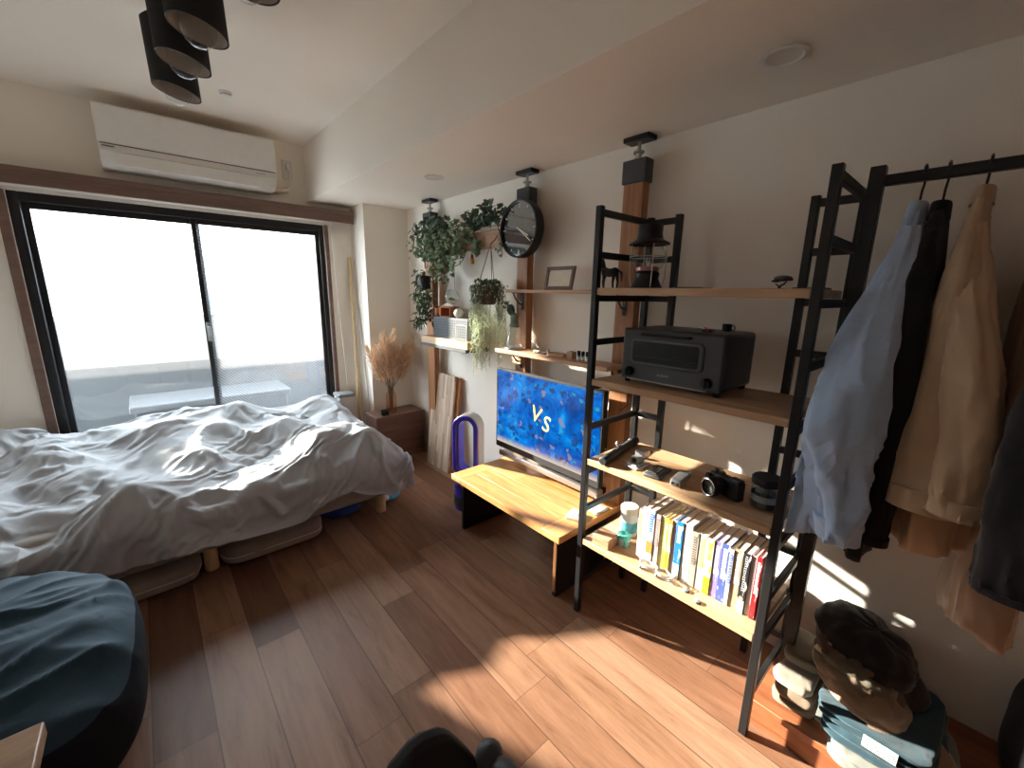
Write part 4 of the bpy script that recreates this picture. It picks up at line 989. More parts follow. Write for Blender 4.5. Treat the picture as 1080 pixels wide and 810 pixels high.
specs = [  # thickness, height, depth, colour, second colour, label
 (.016, .205, .140, (.66,.64,.60), (.75,.30,.12), 'slim white book with orange and teal spine, leftmost on the shelf'),
 (.022, .225, .155, (.80,.62,.58), (.35,.30,.55), 'white book with a pinkish cover edge, second from left'),
 (.024, .225, .150, (.68,.66,.62), (.05,.17,.62), 'white book with blue top and orange bottom on its spine'),
 (.020, .215, .150, (.62,.55,.50), (.25,.18,.18), 'grey patterned paperback right of the blue topped white book'),
 (.014, .215, .150, (.80,.78,.68), (.35,.45,.25), 'thin cream and green paperback left of the yellow one'),
 (.013, .215, .150, (.80,.62,.10), (.75,.72,.6), 'thin yellow paperback beside the orange spine'),
 (.015, .215, .150, (.74,.34,.05), (.75,.72,.6), 'orange spined paperback left of the bright blue book'),
 (.012, .218, .150, (.66,.64,.60), (.35,.25,.45), 'thin white paperback squeezed between orange and blue spines'),
 (.023, .222, .155, (.02,.25,.68), (.75,.76,.78), 'bright blue and white paperback near the middle of the row'),
 (.030, .225, .160, (.66,.65,.62), (.45,.45,.45), 'thickest white hardback in the middle of the row'),
 (.022, .208, .150, (.50,.45,.38), (.14,.12,.10), 'grey brown paperback with dark lettering right of the thickest white one'),
 (.026, .210, .150, (.68,.66,.58), (.70,.66,.12), 'white book with yellow spots right of the grey brown one'),
 (.022, .208, .150, (.68,.66,.58), (.78,.62,.02), 'white book with solid yellow bottom left of the purple spine'),
 (.022, .208, .150, (.30,.24,.52), (.65,.60,.72), 'purple spined book left of the indigo one'),
 (.024, .212, .150, (.09,.14,.42), (.70,.72,.80), 'indigo blue book with pale lettering'),
 (.012, .205, .150, (.66,.65,.62), (.10,.16,.45), 'thin white book right of the indigo one'),
 (.024, .212, .152, (.50,.38,.26), (.75,.70,.62), 'tan book between a thin white book and the black spine'),
 (.022, .214, .152, (.025,.025,.03), (.80,.80,.80), 'black spined book with white title letters'),
 (.014, .214, .152, (.68,.67,.65), (.4,.4,.4), 'slim white book left of the red one'),
 (.014, .218, .155, (.62,.02,.03), (.75,.70,.68), 'red book at the right end of the row'),
]
tot = sum(s_[0]+.0012 for s_ in specs); yy = .805; scl = (.805-.352)/tot
rb_ = random.Random(11)
def book_mats(c, c2, i):
    m, nt, b = newmat('book_cover_%d' % i); v = objcoord(nt, (1, 3, 1)); f = noise(nt, v, 26, 2, .5)
    L(nt, ramp(nt, f, [(.40, c), (.62, c), (.66, c2), (.75, c2)]), b.inputs['Base Color']); b.inputs['Roughness'].default_value = .4; return m
for i, (t, h, d, c, c2, lab) in enumerate(specs):
    t *= scl; h *= 1.07; c = tuple(q*.68 for q in c); y1 = yy; y0 = yy-t; yy = y0-.0012*scl
    x0 = 1.415+rb_.uniform(-.004, .006); zt = Z4+h
    bk = thing('book', lab, 'book', (x0+d/2, (y0+y1)/2, Z4), 'row of paperbacks on the lowest rack shelf')
    cm_ = book_mats(c, c2, i)
    MB().box(x0, x0+d, y0, y0+.0012, Z4, zt).box(x0, x0+d, y1-.0012, y1, Z4, zt).box(x0-.001, x0+.0012, y0, y1, Z4, zt).build('cover', cm_, bk)
    bxp('pages', M['paper'], bk, x0+.002, x0+d-.003, y0+.0013, y1-.0013, Z4+.002, zt-.003, 0)
    # title block and lettering marks on the spine
    tcol = plain('spine_ink_%d' % i, c2, .5)
    if i == 17:
        b = MB(); z = zt-.010; yc = (y0+y1)/2
        while z > zt-.145:
            hh = rb_.uniform(.004, .007); q = rb_.uniform(.55, 1)
            b.box(x0-.0018, x0-.001, yc-.0042*q, yc-.0026*q, z-hh, z).box(x0-.0018, x0-.001, yc+.0026*q, yc+.0042*q, z-hh, z).box(x0-.0018, x0-.001, yc-.0042*q, yc+.0042*q, z-hh*.6, z-hh*.35); z -= hh+.0028
        b.build('spine_title', M['white'], bk)
        bxp('spine_patch', plain('grey_blue_patch', (.25, .30, .33), .5), bk, x0-.0022, x0-.0012, y0+.001, y1-.001, Z4+.0, Z4+.052, 0)
        MB().lathe([(.0001, -.0026), (.0072, -.0024), (.0072, -.0010)], (x0, yc, Z4+.058), 18, 'X', cap=False).build('spine_portrait', plain('pinkish_patch', (.50, .30, .22), .5), bk)
    elif t > .011:
        b = MB(); z = zt-.018; w_ = t*.26; yc = (y0+y1)/2
        while z > Z4+h*(.42 if i not in (2, 8, 12) else .62):
            hh = rb_.uniform(.004, .009); b.box(x0-.0018, x0-.001, yc-w_, yc+w_, z-hh, z); z -= hh+.0035
        b.build('spine_title', tcol, bk)
    if i == 2: bxp('spine_patch', plain('orange_patch', (.75, .20, .04), .5), bk, x0-.0022, x0-.0012, y0+.001, y1-.001, Z4+.05, Z4+.10, 0)
    if i == 8: bxp('spine_patch', M['white'], bk, x0-.0024, x0-.0012, y0+.001, y1-.001, Z4+.0, Z4+.06, 0)
    if i == 12: bxp('spine_patch', plain('yellow_patch', (.80, .62, .02), .5), bk, x0-.0022, x0-.0012, y0+.001, y1-.001, Z4+.0, Z4+.07, 0)
for (cx_, cy_, lab) in ((1.378, .725, 'coiled white cable loop in front of the leftmost books'), (1.378, .655, 'coiled white cable loop in front of the middle books')):
    cbt = thing('cable_loop', lab, 'cable', (cx_, cy_, Z4))
    pts = [(cx_+(.020+.003*math.sin(3*t))*math.cos(t), cy_+(.034+.004*math.sin(2.3*t))*math.sin(t), Z4+.006+.010*abs(math.sin(t*1.5+cy_*30))+t*.0007) for t in [i*.22 for i in range(88)]]
    MB().tube(pts, .0017, 6).build('cable', M['clear'], cbt)
    MB().ball((cx_-.014, cy_+.025, Z4+.009), .009, 12, (1.3, 1, .95)).build('clip', M['steelgrey'], cbt)
for (cx_, cy_, lab) in ((1.376, .57, 'small dark round clip on the shelf edge, nearer the cables'), (1.352, .516, 'small dark round clip on the shelf edge, nearer the red book')):
    dsc = thing('round_clip', lab, 'clip', (cx_, cy_, Z4))
    MB().lathe([(.0001, Z4), (.010, Z4), (.012, Z4+.003), (.011, Z4+.007), (.004, Z4+.009), (.0001, Z4+.009)], (cx_, cy_, 0), 20, cap=False).build('disc', M['grey'], dsc)
    MB().box(cx_-.003, cx_+.003, cy_-.014, cy_, Z4+.001, Z4+.006).build('tab', M['dgrey'], dsc, bevel=.001)

# ------------------------------------------------------------------ lower wall shelf things
WZ = 1.115
gl2 = thing('glass_lantern', 'clear glass jar lantern with grey green sprig on the lower wall shelf', 'lantern', (1.68, 1.885, WZ))
gx_, gy_ = 1.675, 1.885
MB().lathe([(.0001, WZ+.002), (.048, WZ+.002), (.052, WZ+.008), (.050, WZ+.03), (.042, WZ+.085), (.026, WZ+.118), (.024, WZ+.135)], (gx_, gy_, 0), 36, cap=False).build('glass_body', M['glass'], gl2, solid=.002)
MB().lathe([(.050, WZ), (.055, WZ+.003), (.054, WZ+.012), (.050, WZ+.014)], (gx_, gy_, 0), 36).build('base_ring', M['steelgrey'], gl2)
MB().lathe([(.026, WZ+.135), (.030, WZ+.138), (.030, WZ+.150), (.024, WZ+.156), (.024, WZ+.20), (.030, WZ+.205), (.026, WZ+.212), (.0001, WZ+.214)], (gx_, gy_, 0), 28).build('lid', M['eucalyptus'], gl2)
MB().tube([(gx_, gy_+.055*math.cos(t), WZ+.10+.06*math.sin(t)) for t in [i*PI/12 for i in range(13)]], .0018, 6).build('wire_handle', M['steelgrey'], gl2)
eu = thing('eucalyptus_sprig', 'small grey green sprig resting on the glass jar lantern', 'plant', (1.675, 1.90, WZ+.21))
b = MB(); rn = random.Random(2)
def leafdisc(mb, c, r, rn, el=1.3):
    n_ = Vector((rn.uniform(-1, -.2), rn.uniform(-.7, .7), rn.uniform(-.4, .8))).normalized(); u = n_.orthogonal().normalized(); w_ = n_.cross(u)
    c = Vector(c); mb.add([c+(u*math.cos(a)*el+w_*math.sin(a))*r+n_*.15*r*math.cos(2*a) for a in [k*PI/4 for k in range(8)]], [tuple(range(8))])
for k in range(46):
    t = rn.random(); leafdisc(b, (gx_+rn.uniform(-.02, .02)-.01, gy_+.075*t+rn.uniform(-.02, .02)-.01, WZ+.21+.075*t*(1-.3*t)+rn.uniform(-.012, .02)), .010, rn)
b.build('leaves', M['eucalyptus'], eu, smooth=False)
MB().tube([(gx_, gy_, WZ+.214), (gx_-.005, gy_+.03, WZ+.245), (gx_-.01, gy_+.06, WZ+.26)], .0015, 5).build('stem', M['stem'], eu)
kn = thing('small_ornament', 'small dark and cream object left of the wooden pieces', 'ornament', (1.665, 1.64, WZ))
MB().box(1.655, 1.68, 1.60, 1.685, WZ, WZ+.008).build('handle', M['matblack'], kn, bevel=.002); MB().box(1.66, 1.675, 1.655, 1.70, WZ+.008, WZ+.018).build('top_piece', M['cream'], kn, bevel=.002)
wd = thing('wood_offcut', 'small flat piece of wood lying on the lower wall shelf', 'wood', (1.67, 1.52, WZ))
MB().box(1.655, 1.695, 1.475, 1.575, WZ, WZ+.02).xf((1.675, 1.52, WZ), rotm('Z', 9)).build('piece', M['shelfwood'], wd, bevel=.002)
MB().box(1.65, 1.665, 1.572, 1.582, WZ, WZ+.034).build('upright_chip', M['cream'], wd, bevel=.001)
wc = thing('wood_cube', 'small wooden cube left of the black capped bottles', 'cube', (1.665, 1.42, WZ))
bxp('cube', M['shelfwood'], wc, 1.648, 1.685, 1.40, 1.437, WZ, WZ+.040, .002)
MB().lathe([(.011, WZ+.0402), (.011, WZ+.0408)], (1.666, 1.418, 0), 18).build('hole', M['dgrey'], wc)
vp = None; vdef = ['leftmost', 'second from left', 'third from left', 'rightmost']
for k in range(4):
    loc = (1.66, 1.365-.028*k, WZ)
    lab = '%s of four tiny black capped bottles on the wall shelf' % vdef[k]
    if vp is None:
        vp = thing('tiny_bottle', lab, 'bottle', loc, 'black capped bottles on the lower wall shelf')
        MB().lathe([(.0001, WZ), (.0095, WZ), (.0098, WZ+.002), (.0098, WZ+.024), (.007, WZ+.028)], (loc[0], loc[1], 0), 20, cap=False).build('bottle', M['clear'], vp)
        MB().lathe([(.0101, WZ+.006), (.0101, WZ+.018)], (loc[0], loc[1], 0), 20, cap=False).build('label', M['white'], vp)
        MB().lathe([(.0088, WZ+.026), (.0088, WZ+.048), (.007, WZ+.05), (.0001, WZ+.05)], (loc[0], loc[1], 0), 18).build('cap', M['matblack'], vp)
    else: dup(vp, loc, lab)
cbl = thing('black_cable', 'thin black cable hanging from the wall shelf behind the rack', 'cable', (1.76, 1.12, 1.07))
MB().tube([(1.744, 1.19, 1.09), (1.742, 1.16, 1.06), (1.742, 1.12, 1.03), (1.744, 1.10, 1.02), (1.75, 1.09, 1.0), (1.752, 1.10, .93), (1.75, 1.15, .88)], .003, 7).build('cable', M['black'], cbl)
wc2 = thing('white_cable', 'white cable looping down the wall behind the leaning boards', 'cable', (1.84, 2.95, .6))
MB().tube([(1.842, 2.93, 1.04), (1.842, 2.90, .95), (1.842, 2.92, .80), (1.842, 3.05, .60), (1.842, 3.10, .42), (1.82, 3.16, .30), (1.80, 3.15, .16), (1.83, 3.10, .06), (1.83, 3.0, .02)], .003, 7).build('cable', M['offwhite'], wc2)

# ------------------------------------------------------------------ left wall shelf things
PZ = 1.12
pg2 = thing('perforated_box', 'grey perforated storage box on the thick pale wall shelf', 'box', (1.69, 2.55, PZ))
bxp('front_face', plain('perforated_grey', (.085, .095, .105), .6), pg2, 1.645, 1.652, 2.33, 2.77, PZ, 1.27, .001)
for b_s in ((1.652, 1.742, 2.33, 2.336), (1.652, 1.742, 2.764, 2.77)): bxp('side_face', M['grey'], pg2, *b_s, PZ, 1.27, .001)
bxp('base_panel', M['grey'], pg2, 1.652, 1.742, 2.336, 2.764, PZ, PZ+.006, .0005); bxp('shelf_panel', M['grey'], pg2, 1.652, 1.742, 2.336, 2.764, 1.262, 1.268, .0005)
hb_ = MB()
for j in range(7):
    for i in range(19): hb_.box(1.6437, 1.645, 2.35+i*.0218, 2.358+i*.0218, PZ+.018+j*.018, PZ+.026+j*.018)
h_ = hb_.build('perforations', M['black'], pg2)
pt0 = thing('planter_crate', 'open wooden crate leaning on the perforated box', 'crate', (1.69, 2.72, 1.27))
b = MB(); b.box(1.655, 1.735, 2.56, 2.568, 1.27, 1.345).box(1.655, 1.735, 2.68, 2.688, 1.27, 1.345).box(1.655, 1.735, 2.568, 2.68, 1.337, 1.345).box(1.655, 1.735, 2.568, 2.68, 1.27, 1.276)
b.build('frame', M['terracotta'], pt0, bevel=.001)
bxp('back_panel', M['darkbrown'], pt0, 1.73, 1.734, 2.568, 2.68, 1.276, 1.337, .0005)
for k, (y, an, lab) in enumerate(((2.80, 22, 'terracotta pot lying tilted left of the wooden crate'), (2.735, 14, 'terracotta pot tilted against the wooden crate'))):
    tp = thing('terracotta_pot', lab, 'pot', (1.69, y, 1.27), 'small terracotta pots on the perforated box') 
    MB().lathe([(.0001, 0), (.020, 0), (.027, .05), (.032, .05), (.033, .064), (.027, .064), (.024, .012), (.0001, .01)], (1.69, y-.01, 1.276), 26, cap=False, rot=rotm('X', an)).build('pot', M['terracotta'], tp)
    MB().lathe([(.026, .055), (.0001, .057)], (1.69, y-.01, 1.276), 22, cap=False, rot=rotm('X', an)).build('soil', M['stem'], tp)
wbl = thing('white_ball', 'round white ball on the perforated box right of the crate', 'ball', (1.69, 2.50, 1.27))
MB().ball((1.69, 2.50, 1.302), .034, 28, (1, 1.1, .98)).build('ball', M['offwhite'], wbl); MB().lathe([(.017, 1.268), (.019, 1.272), (.016, 1.275)], (1.69, 2.50, 0), 20).build('ring_base', M['cream'], wbl)
shl = thing('sea_shell', 'pale ribbed seashell lying on top of the wooden crate', 'shell', (1.69, 2.63, 1.345))
b = MB()
b.grid(lambda u, v: (1.69+(u-.5)*.05*(v), 2.62+(v-.5)*.10, 1.347+.026*math.sin(PI*v*.9)*math.sin(PI*u)+.002*math.cos(u*40)), 40, 14)
b.build('shell', M['cream'], shl, solid=.003)
MB().ball((1.69, 2.565, 1.352), .008, 12, (1.4, 1, .8)).build('hinge_knob', M['cream'], shl)
wst = thing('wire_stand', 'thin white wire stand at the right end of the pale wall shelf', 'stand', (1.65, 2.30, PZ))
MB().tube([(1.615, 2.42, PZ+.002), (1.615, 2.42, PZ+.11), (1.615, 2.30, PZ+.11), (1.615, 2.30, PZ+.002)], .0022, 6).build('front_frame', M['offwhite'], wst)
MB().tube([(1.615, 2.30, PZ+.003), (1.70, 2.30, PZ+.003), (1.70, 2.315, PZ+.003), (1.615, 2.42, PZ+.003)], .0022, 6).build('foot_frame', M['offwhite'], wst)

# ------------------------------------------------------------------ hanging plants
hp = thing('wire_hoop', 'thin dark wire hoop hanging in front of the ivy', 'hoop', (1.72, 2.60, 1.78))
MB().tube([(1.725, 2.60+.155*math.cos(t), 1.785+.155*math.sin(t)) for t in [i*2*PI/60 for i in range(61)]], .003, 7).build('hoop', M['stem'], hp)
tg = thing('glass_terrarium', 'round hanging glass globe with a tiny air plant', 'terrarium', (1.72, 2.60, 1.36))
MB().tube([(1.725, 2.60, 1.628), (1.725, 2.60, 1.468)], .0012, 5).build('string', M['rope'], tg)
MB().ball((1.70, 2.60, 1.415), .055, 32).build('globe', M['glass'], tg, smooth=80)
MB().lathe([(.0001, 1.364), (.030, 1.372), (.038, 1.385), (.02, 1.392), (.0001, 1.394)], (1.70, 2.60, 0), 20, cap=False).build('wood_bed', M['cream'], tg)
b = MB(); rn = random.Random(5)
def blade(mb, c, d, ln, w_, droop=.3):
    c = Vector(c); d = Vector(d).normalized(); s_ = d.cross(Vector((0, 0, 1))); s_ = s_.normalized() if s_.length > .01 else Vector((0, 1, 0))
    p1 = c+d*ln*.5; p2 = c+d*ln+Vector((0, 0, -droop*ln)); mb.add([c-s_*w_*.5, c+s_*w_*.5, p1+s_*w_, p2, p1-s_*w_], [(0, 1, 2, 3, 4)])
for k in range(26): blade(b, (1.70, 2.60, 1.392), (rn.uniform(-1, 1), rn.uniform(-1, 1), rn.uniform(.3, 1.3)), rn.uniform(.025, .045), .0025)
b.build('air_plant', M['eucalyptus'], tg, smooth=False)
ab = thing('amber_charm', 'tiny amber glass bottle hanging from the wooden beam', 'charm', (1.72, 2.378, 1.66))
MB().tube([(1.735, 2.378, 1.75), (1.72, 2.378, 1.70)], .001, 5).build('string', M['rope'], ab)
MB().lathe([(.0001, 1.638), (.014, 1.638), (.015, 1.642), (.015, 1.668), (.008, 1.675), (.008, 1.682)], (1.72, 2.378, 0), 18, cap=False).build('bottle', plain('amber_solid', (.65, .30, .06), .2, var=.4, scale=50), ab)
MB().lathe([(.010, 1.672), (.010, 1.69), (.006, 1.70), (.0001, 1.70)], (1.72, 2.378, 0), 14).build('cap', plain('burgundy', (.25, .03, .03), .5), ab)

def ivy_leaf(mb, c, s, nrm, rn):
    c = Vector(c); n_ = Vector(nrm).normalized(); u = n_.orthogonal().normalized(); u.rotate(Matrix.Rotation(rn.uniform(0, 2*PI), 3, n_)); w_ = n_.cross(u)
    pr = [(0, -.15), (.35, -.45), (.55, -.1), (.95, .05), (.55, .35), (.45, .62), (0, 1.15), (-.45, .62), (-.55, .35), (-.95, .05), (-.55, -.1), (-.35, -.45)]
    vs = [c+(u*a+w_*b_)*s*.62 + n_*(-abs(a)*.22*s) for a, b_ in pr]; cc_ = c+n_*.05*s+w_*.1*s
    k = len(vs); mb.add(vs+[cc_], [(i, (i+1) % k, k) for i in range(k)])
def foliage(mb, n, f, s0, s1, rn):
    for _ in range(int(n*1.45)):
        c = f(rn); ivy_leaf(mb, c, rn.uniform(s0, s1), (rn.uniform(-1, -.15), rn.uniform(-.8, .5), rn.uniform(-.3, 1.0)), rn)
iv = thing('trailing_ivy', 'large trailing green ivy covering the wooden beam and left post', 'plant', (1.72, 2.6, 1.84))
rn = random.Random(21); b = MB(); b2 = MB(); stm = MB()
def blob(cy, cz, ry, rz, x0=1.60, x1=1.735):
    def f(r):
        a = r.uniform(0, 2*PI); q = math.sqrt(r.random()); return (r.uniform(x0, x1)+.0, cy+ry*q*math.cos(a), cz+rz*q*math.sin(a))
    return f
foliage(b, 130, blob(2.70, 1.79, .19, .12), .028, .05, rn)
foliage(b, 90, blob(2.90, 1.78, .14, .10), .026, .044, rn)
foliage(b2, 70, blob(2.72, 1.92, .17, .055), .03, .05, rn)
foliage(b2, 46, blob(2.95, 1.88, .08, .08), .026, .044, rn)
foliage(b, 60, blob(2.58, 1.70, .12, .09), .03, .052, rn)
foliage(b, 26, blob(2.66, 1.58, .05, .07), .026, .048, rn)
foliage(b, 36, blob(2.76, 1.66, .06, .09), .024, .044, rn)
foliage(b2, 62, blob(2.22, 1.90, .16, .055), .032, .055, rn)
foliage(b2, 20, blob(2.10, 1.95, .06, .05), .03, .055, rn)
foliage(b, 34, blob(2.42, 1.83, .08, .08), .03, .052, rn)
foliage(b, 16, blob(2.31, 1.73, .03, .05, 1.68, 1.73), .03, .05, rn)
foliage(b, 9, blob(2.08, 1.72, .03, .06, 1.70, 1.73), .018, .03, rn)
foliage(b, 12, blob(3.07, 1.80, .03, .12), .02, .032, rn)
b.build('leaves', M['green'], iv, smooth=False); b2.build('dark_leaves', M['green2'], iv, smooth=False)
for (pts) in (((1.74, 2.05, 1.86), (1.70, 2.3, 1.86), (1.69, 2.55, 1.85), (1.69, 2.9, 1.86), (1.70, 3.04, 1.80)), ((1.70, 2.85, 1.85), (1.67, 2.78, 1.72), (1.66, 2.72, 1.55)), ((1.70, 2.6, 1.84), (1.66, 2.58, 1.7), (1.66, 2.64, 1.53)), ((1.73, 2.12, 1.86), (1.735, 2.09, 1.78), (1.735, 2.08, 1.68)), ((1.70, 2.34, 1.86), (1.71, 2.32, 1.76), (1.71, 2.31, 1.70))):
    stm.tube(pts, .0025, 6)
stm.build('stems', M['stem'], iv)

hb2 = thing('hanging_basket', 'hanging pot of string of pearls trailing pale green strands', 'plant', (1.66, 2.12, 1.37))
px_, py_ = 1.66, 2.125
M['basket'] = plain('woven_basket', (.10, .085, .075), .9, var=.5, scale=60, bmp=.6)
MB().lathe([(.0001, 1.375), (.042, 1.375), (.052, 1.40), (.066, 1.47), (.068, 1.485), (.062, 1.485), (.058, 1.47), (.0001, 1.468)], (px_, py_, 0), 32, cap=False).build('pot', M['basket'], hb2)
b = MB(); kt = (px_+.02, py_, 1.745)
for k in range(3):
    a = 2*PI*k/3+.5; b.tube([(px_+.067*math.cos(a), py_+.067*math.sin(a), 1.478), kt], .0022, 6)
b.tube([kt, (1.72, 2.13, 1.775), (1.737, 2.13, 1.80)], .003, 6)
b.build('rope_hanger', M['rope'], hb2)
beads = MB(); beads2 = MB(); rn = random.Random(9); sm = MB()
OCT = [(0, 0, 1), (1, 0, 0), (0, 1, 0), (-1, 0, 0), (0, -1, 0), (0, 0, -1)]; OF = [(0,1,2), (0,2,3), (0,3,4), (0,4,1), (5,2,1), (5,3,2), (5,4,3), (5,1,4)]
def bead(mb, c, r): mb.add([(c[0]+p[0]*r, c[1]+p[1]*r, c[2]+p[2]*r*1.5) for p in OCT], OF)
for k in range(78):
    a = rn.uniform(0, 2*PI); r0 = .07+rn.uniform(0, .03)
    x_, y_ = px_+r0*math.cos(a), py_+r0*math.sin(a)*1.25
    y_ += rn.uniform(-.02, .03); x_ = min(x_, 1.80)
    front = math.cos(a)*-.58+math.sin(a)*-.81 > .80
    zend = rn.uniform(.98, 1.28) if rn.random() < .75 else rn.uniform(1.28, 1.42)
    if y_ > 2.17 and rn.random() < .6: zend = rn.uniform(.92, 1.06)
    if front: zend = rn.uniform(1.43, 1.47)
    z = 1.50; pts = [(px_+.05*math.cos(a), py_+.05*math.sin(a), 1.49), (x_, y_, 1.495)]
    while z > zend:
        z -= .0105; dx = .008*math.sin(z*22+k); dy = .008*math.cos(z*17+k*2)
        c = (x_+dx+rn.uniform(-.009, .009), y_+dy+rn.uniform(-.010, .010), z)
        if c[2] < 1.15 and c[0] > 1.63 and c[1] < 1.995: break
        bead(beads if z < 1.38 or rn.random() < .3 else beads2, c, rn.uniform(.0035, .0058))
    pts.append((x_, y_, max(z, zend))); sm.tube(pts, .0009, 4)
for k in range(160):
    a = rn.uniform(0, 2*PI); q = .09*math.sqrt(rn.random()); leafdisc(beads2, (px_+q*math.cos(a), py_+q*math.sin(a)*1.2, 1.485+rn.uniform(0, .045)), .008, rn)
beads.build('pale_strands', M['palegreen'], hb2, smooth=80); beads2.build('dark_strands', M['green2'], hb2, smooth=80); sm.build('stems', M['eucalyptus'], hb2)

lp = thing('hanging_plant', 'dark leafy plant in a tilted black pot hanging at the left post', 'plant', (1.66, 2.90, 1.5))
MB().tube([(1.72, 2.99, 1.95), (1.68, 2.94, 1.80), (1.665, 2.91, 1.64)], .003, 6).tube([(1.72, 2.99, 1.95), (1.66, 2.91, 1.78), (1.64, 2.87, 1.62)], .003, 6).build('rope_hanger', M['rope'], lp)
MB().lathe([(.0001, 0), (.038, 0), (.052, .085), (.048, .085), (.040, .06), (.0001, .058)], (1.64, 2.865, 1.47), 26, cap=False, rot=rotm('X', -18)).build('pot', M['black'], lp)
b = MB(); b2 = MB(); rn = random.Random(31)
def leafy(mb, n, f, s0, s1, rn):
    for _ in range(n):
        c = f(rn); blade(mb, c, (rn.uniform(-1, .3), rn.uniform(-1, 1), rn.uniform(-1, .6)), rn.uniform(s0, s1), rn.uniform(.006, .011), .4)
leafy(b, 170, blob(2.93, 1.50, .08, .13, 1.60, 1.72), .03, .055, rn)
leafy(b, 150, blob(2.93, 1.32, .07, .13, 1.60, 1.70), .03, .055, rn)
leafy(b2, 110, blob(2.86, 1.33, .06, .12, 1.60, 1.70), .03, .05, rn)
leafy(b2, 50, blob(2.89, 1.22, .07, .05, 1.575, 1.595), .03, .05, rn)
b.build('leaves', M['green'], lp, smooth=False); b2.build('dark_leaves', M['green2'], lp, smooth=False)

# ------------------------------------------------------------------ hanging clothes
def loft(name, m, parent, zs, prof, wr=.006, folds=7, seed=0, nseg=96, hemwave=.012, rows=60, p=2.6, solid=.003, closed_top=True, xmax=1.838):
    """prof(t)-> (cx, cy, hx, hy); t 0 at the top, 1 at the hem"""
    z0, z1 = zs
    def f(u, v):
        a = 2*PI*u; cx_, cy_, hx_, hy_ = prof(v)
        ca, sa = math.cos(a), math.sin(a); k = 2/p
        X_ = math.copysign(abs(ca)**k, ca)*hx_; Y_ = math.copysign(abs(sa)**k, sa)*hy_
        z = z0+(z1-z0)*v
        amp = wr*(.25+v)
        d = amp*(.55*math.sin(a*folds+seed+2.5*v+3*nz(math.cos(a)*1.5+seed, math.sin(a)*1.5, v*2)) + 1.6*nz(ca*2.2+seed, sa*2.2, z*4) + 1.0*(1-2*abs(nz(ca*3+z*2, sa*3+seed, z*5)))**3 + .5*nz(ca*7, sa*7+seed, z*13))
        l_ = max(1e-4, math.hypot(X_, Y_)); ny_ = Y_/l_; nx_ = X_/l_
        X_ += nx_*d*.5; Y_ += math.copysign(1, sa)*d*abs(sa)**.3
        z += hemwave*v**6*math.sin(a*2+seed)
        return (min(cx_+X_, xmax), cy_+Y_, z)
    mb = MB().grid(f, nseg, rows, True)
    if closed_top:
        mb.f.append(tuple(range(nseg-1, -1, -1)))
    return mb.build(name, m, parent, smooth=70, solid=solid)
def sstep(t, a, b_): 
    t = min(1, max(0, (t-a)/(b_-a))); return t*t*(3-2*t)
def sleeve(name, m, parent, pts, rad, flat=.8, wr=.004, seed=0, cuff=None):
    P_ = [Vector(p) for p in pts]
    def cr_(t):
        n = len(P_)-1; s_ = t*n; i = min(int(s_), n-1); q = s_-i
        a, b_, c, d = P_[max(i-1, 0)], P_[i], P_[i+1], P_[min(i+2, n)]
        return .5*((2*b_)+(c-a)*q+(2*a-5*b_+4*c-d)*q*q+(3*b_-a-3*c+d)*q**3)
    def rr(t):
        n = len(rad)-1; s_ = t*n; i = min(int(s_), n-1); q = s_-i; q = q*q*(3-2*q); return rad[i]*(1-q)+rad[i+1]*q
    def f(u, v):
        a = 2*PI*u; c = cr_(v); r = rr(v)
        d = wr*(.3+.9*v)*(nz(math.cos(a)*1.5+seed, math.sin(a)*1.5, v*3)*1.5+.8*(1-2*abs(nz(math.cos(a)*1.6+v*2.2, math.sin(a)*1.6+seed, v*5.5)))**3+.35*nz(math.cos(a)*4, math.sin(a)*4+seed, v*13))
        return c+Vector((math.cos(a)*(r*flat+d), math.sin(a)*(r+d), 0))
    mb = MB().grid(f, 48, 70, True); mb.f.append(tuple(range(47, -1, -1)))
    o = mb.build(name, m, parent, smooth=70, solid=.003)
    if cuff:
        def g(u, v):
            a = 2*PI*u; t = 1-cuff*(1-v); c = cr_(t); r = rr(t)+.0035
            return c+Vector((math.cos(a)*r*flat, math.sin(a)*r, 0))
        MB().grid(g, 48, 8, True).build('cuff', m, o, smooth=70, solid=.004)
    return o
def hanger(y, lab, ztop=1.70, parent=None):
    h = thing('coat_hanger', lab, 'hanger', (1.62, y, 1.79), 'black hangers on the clothes rail')
    zr = 1.79
    MB().tube([(1.604, y, zr-.012), (1.602, y, zr+.004), (1.612, y, zr+.0105), (1.628, y, zr+.0105), (1.642, y, zr+.0), (1.645, y, zr-.03), (1.625, y, zr-.055), (1.622, y, ztop+.004)], .0028, 8).build('hook', M['black'], h)
    MB().tube([(1.545, y, ztop-.095), (1.585, y, ztop-.045), (1.622, y, ztop-.01), (1.66, y, ztop-.045), (1.70, y, ztop-.095)], .006, 8).build('shoulder_bar', M['black'], h)
    return h
def garment(name, lab, cat, m, y, yc1, ty1, ztop, hem, hw=.205, hw1=.215, slope=.19, near=None, wr=.006, folds=7, seed=0, xc=1.622, hemw=.012, p=2.6):
    g = thing(name, lab, cat, (1.62, y, hem))
    H = ztop-hem
    def prof(t):
        z = H*t
        s_ = sstep(z, 0, slope)
        s_ = min(1, z/slope); hx_ = .035+(hw-.035)*(s_**.85); hx_ += (hw1-hw)*sstep(t, .2, 1)
        hy_ = .014+(min(.034, ty1)-.014)*sstep(z, 0, .22)+(ty1-min(.034, ty1))*sstep(t, .15, .65)
        cx_ = xc - (hw1-hw)*.35*sstep(t, .2, 1)
        return (cx_, y+(yc1-y)*sstep(t, .05, .8), hx_, hy_)
    loft('body', m, g, (ztop, hem), prof, wr*.85, folds, seed, hemwave=hemw, p=p)
    return g
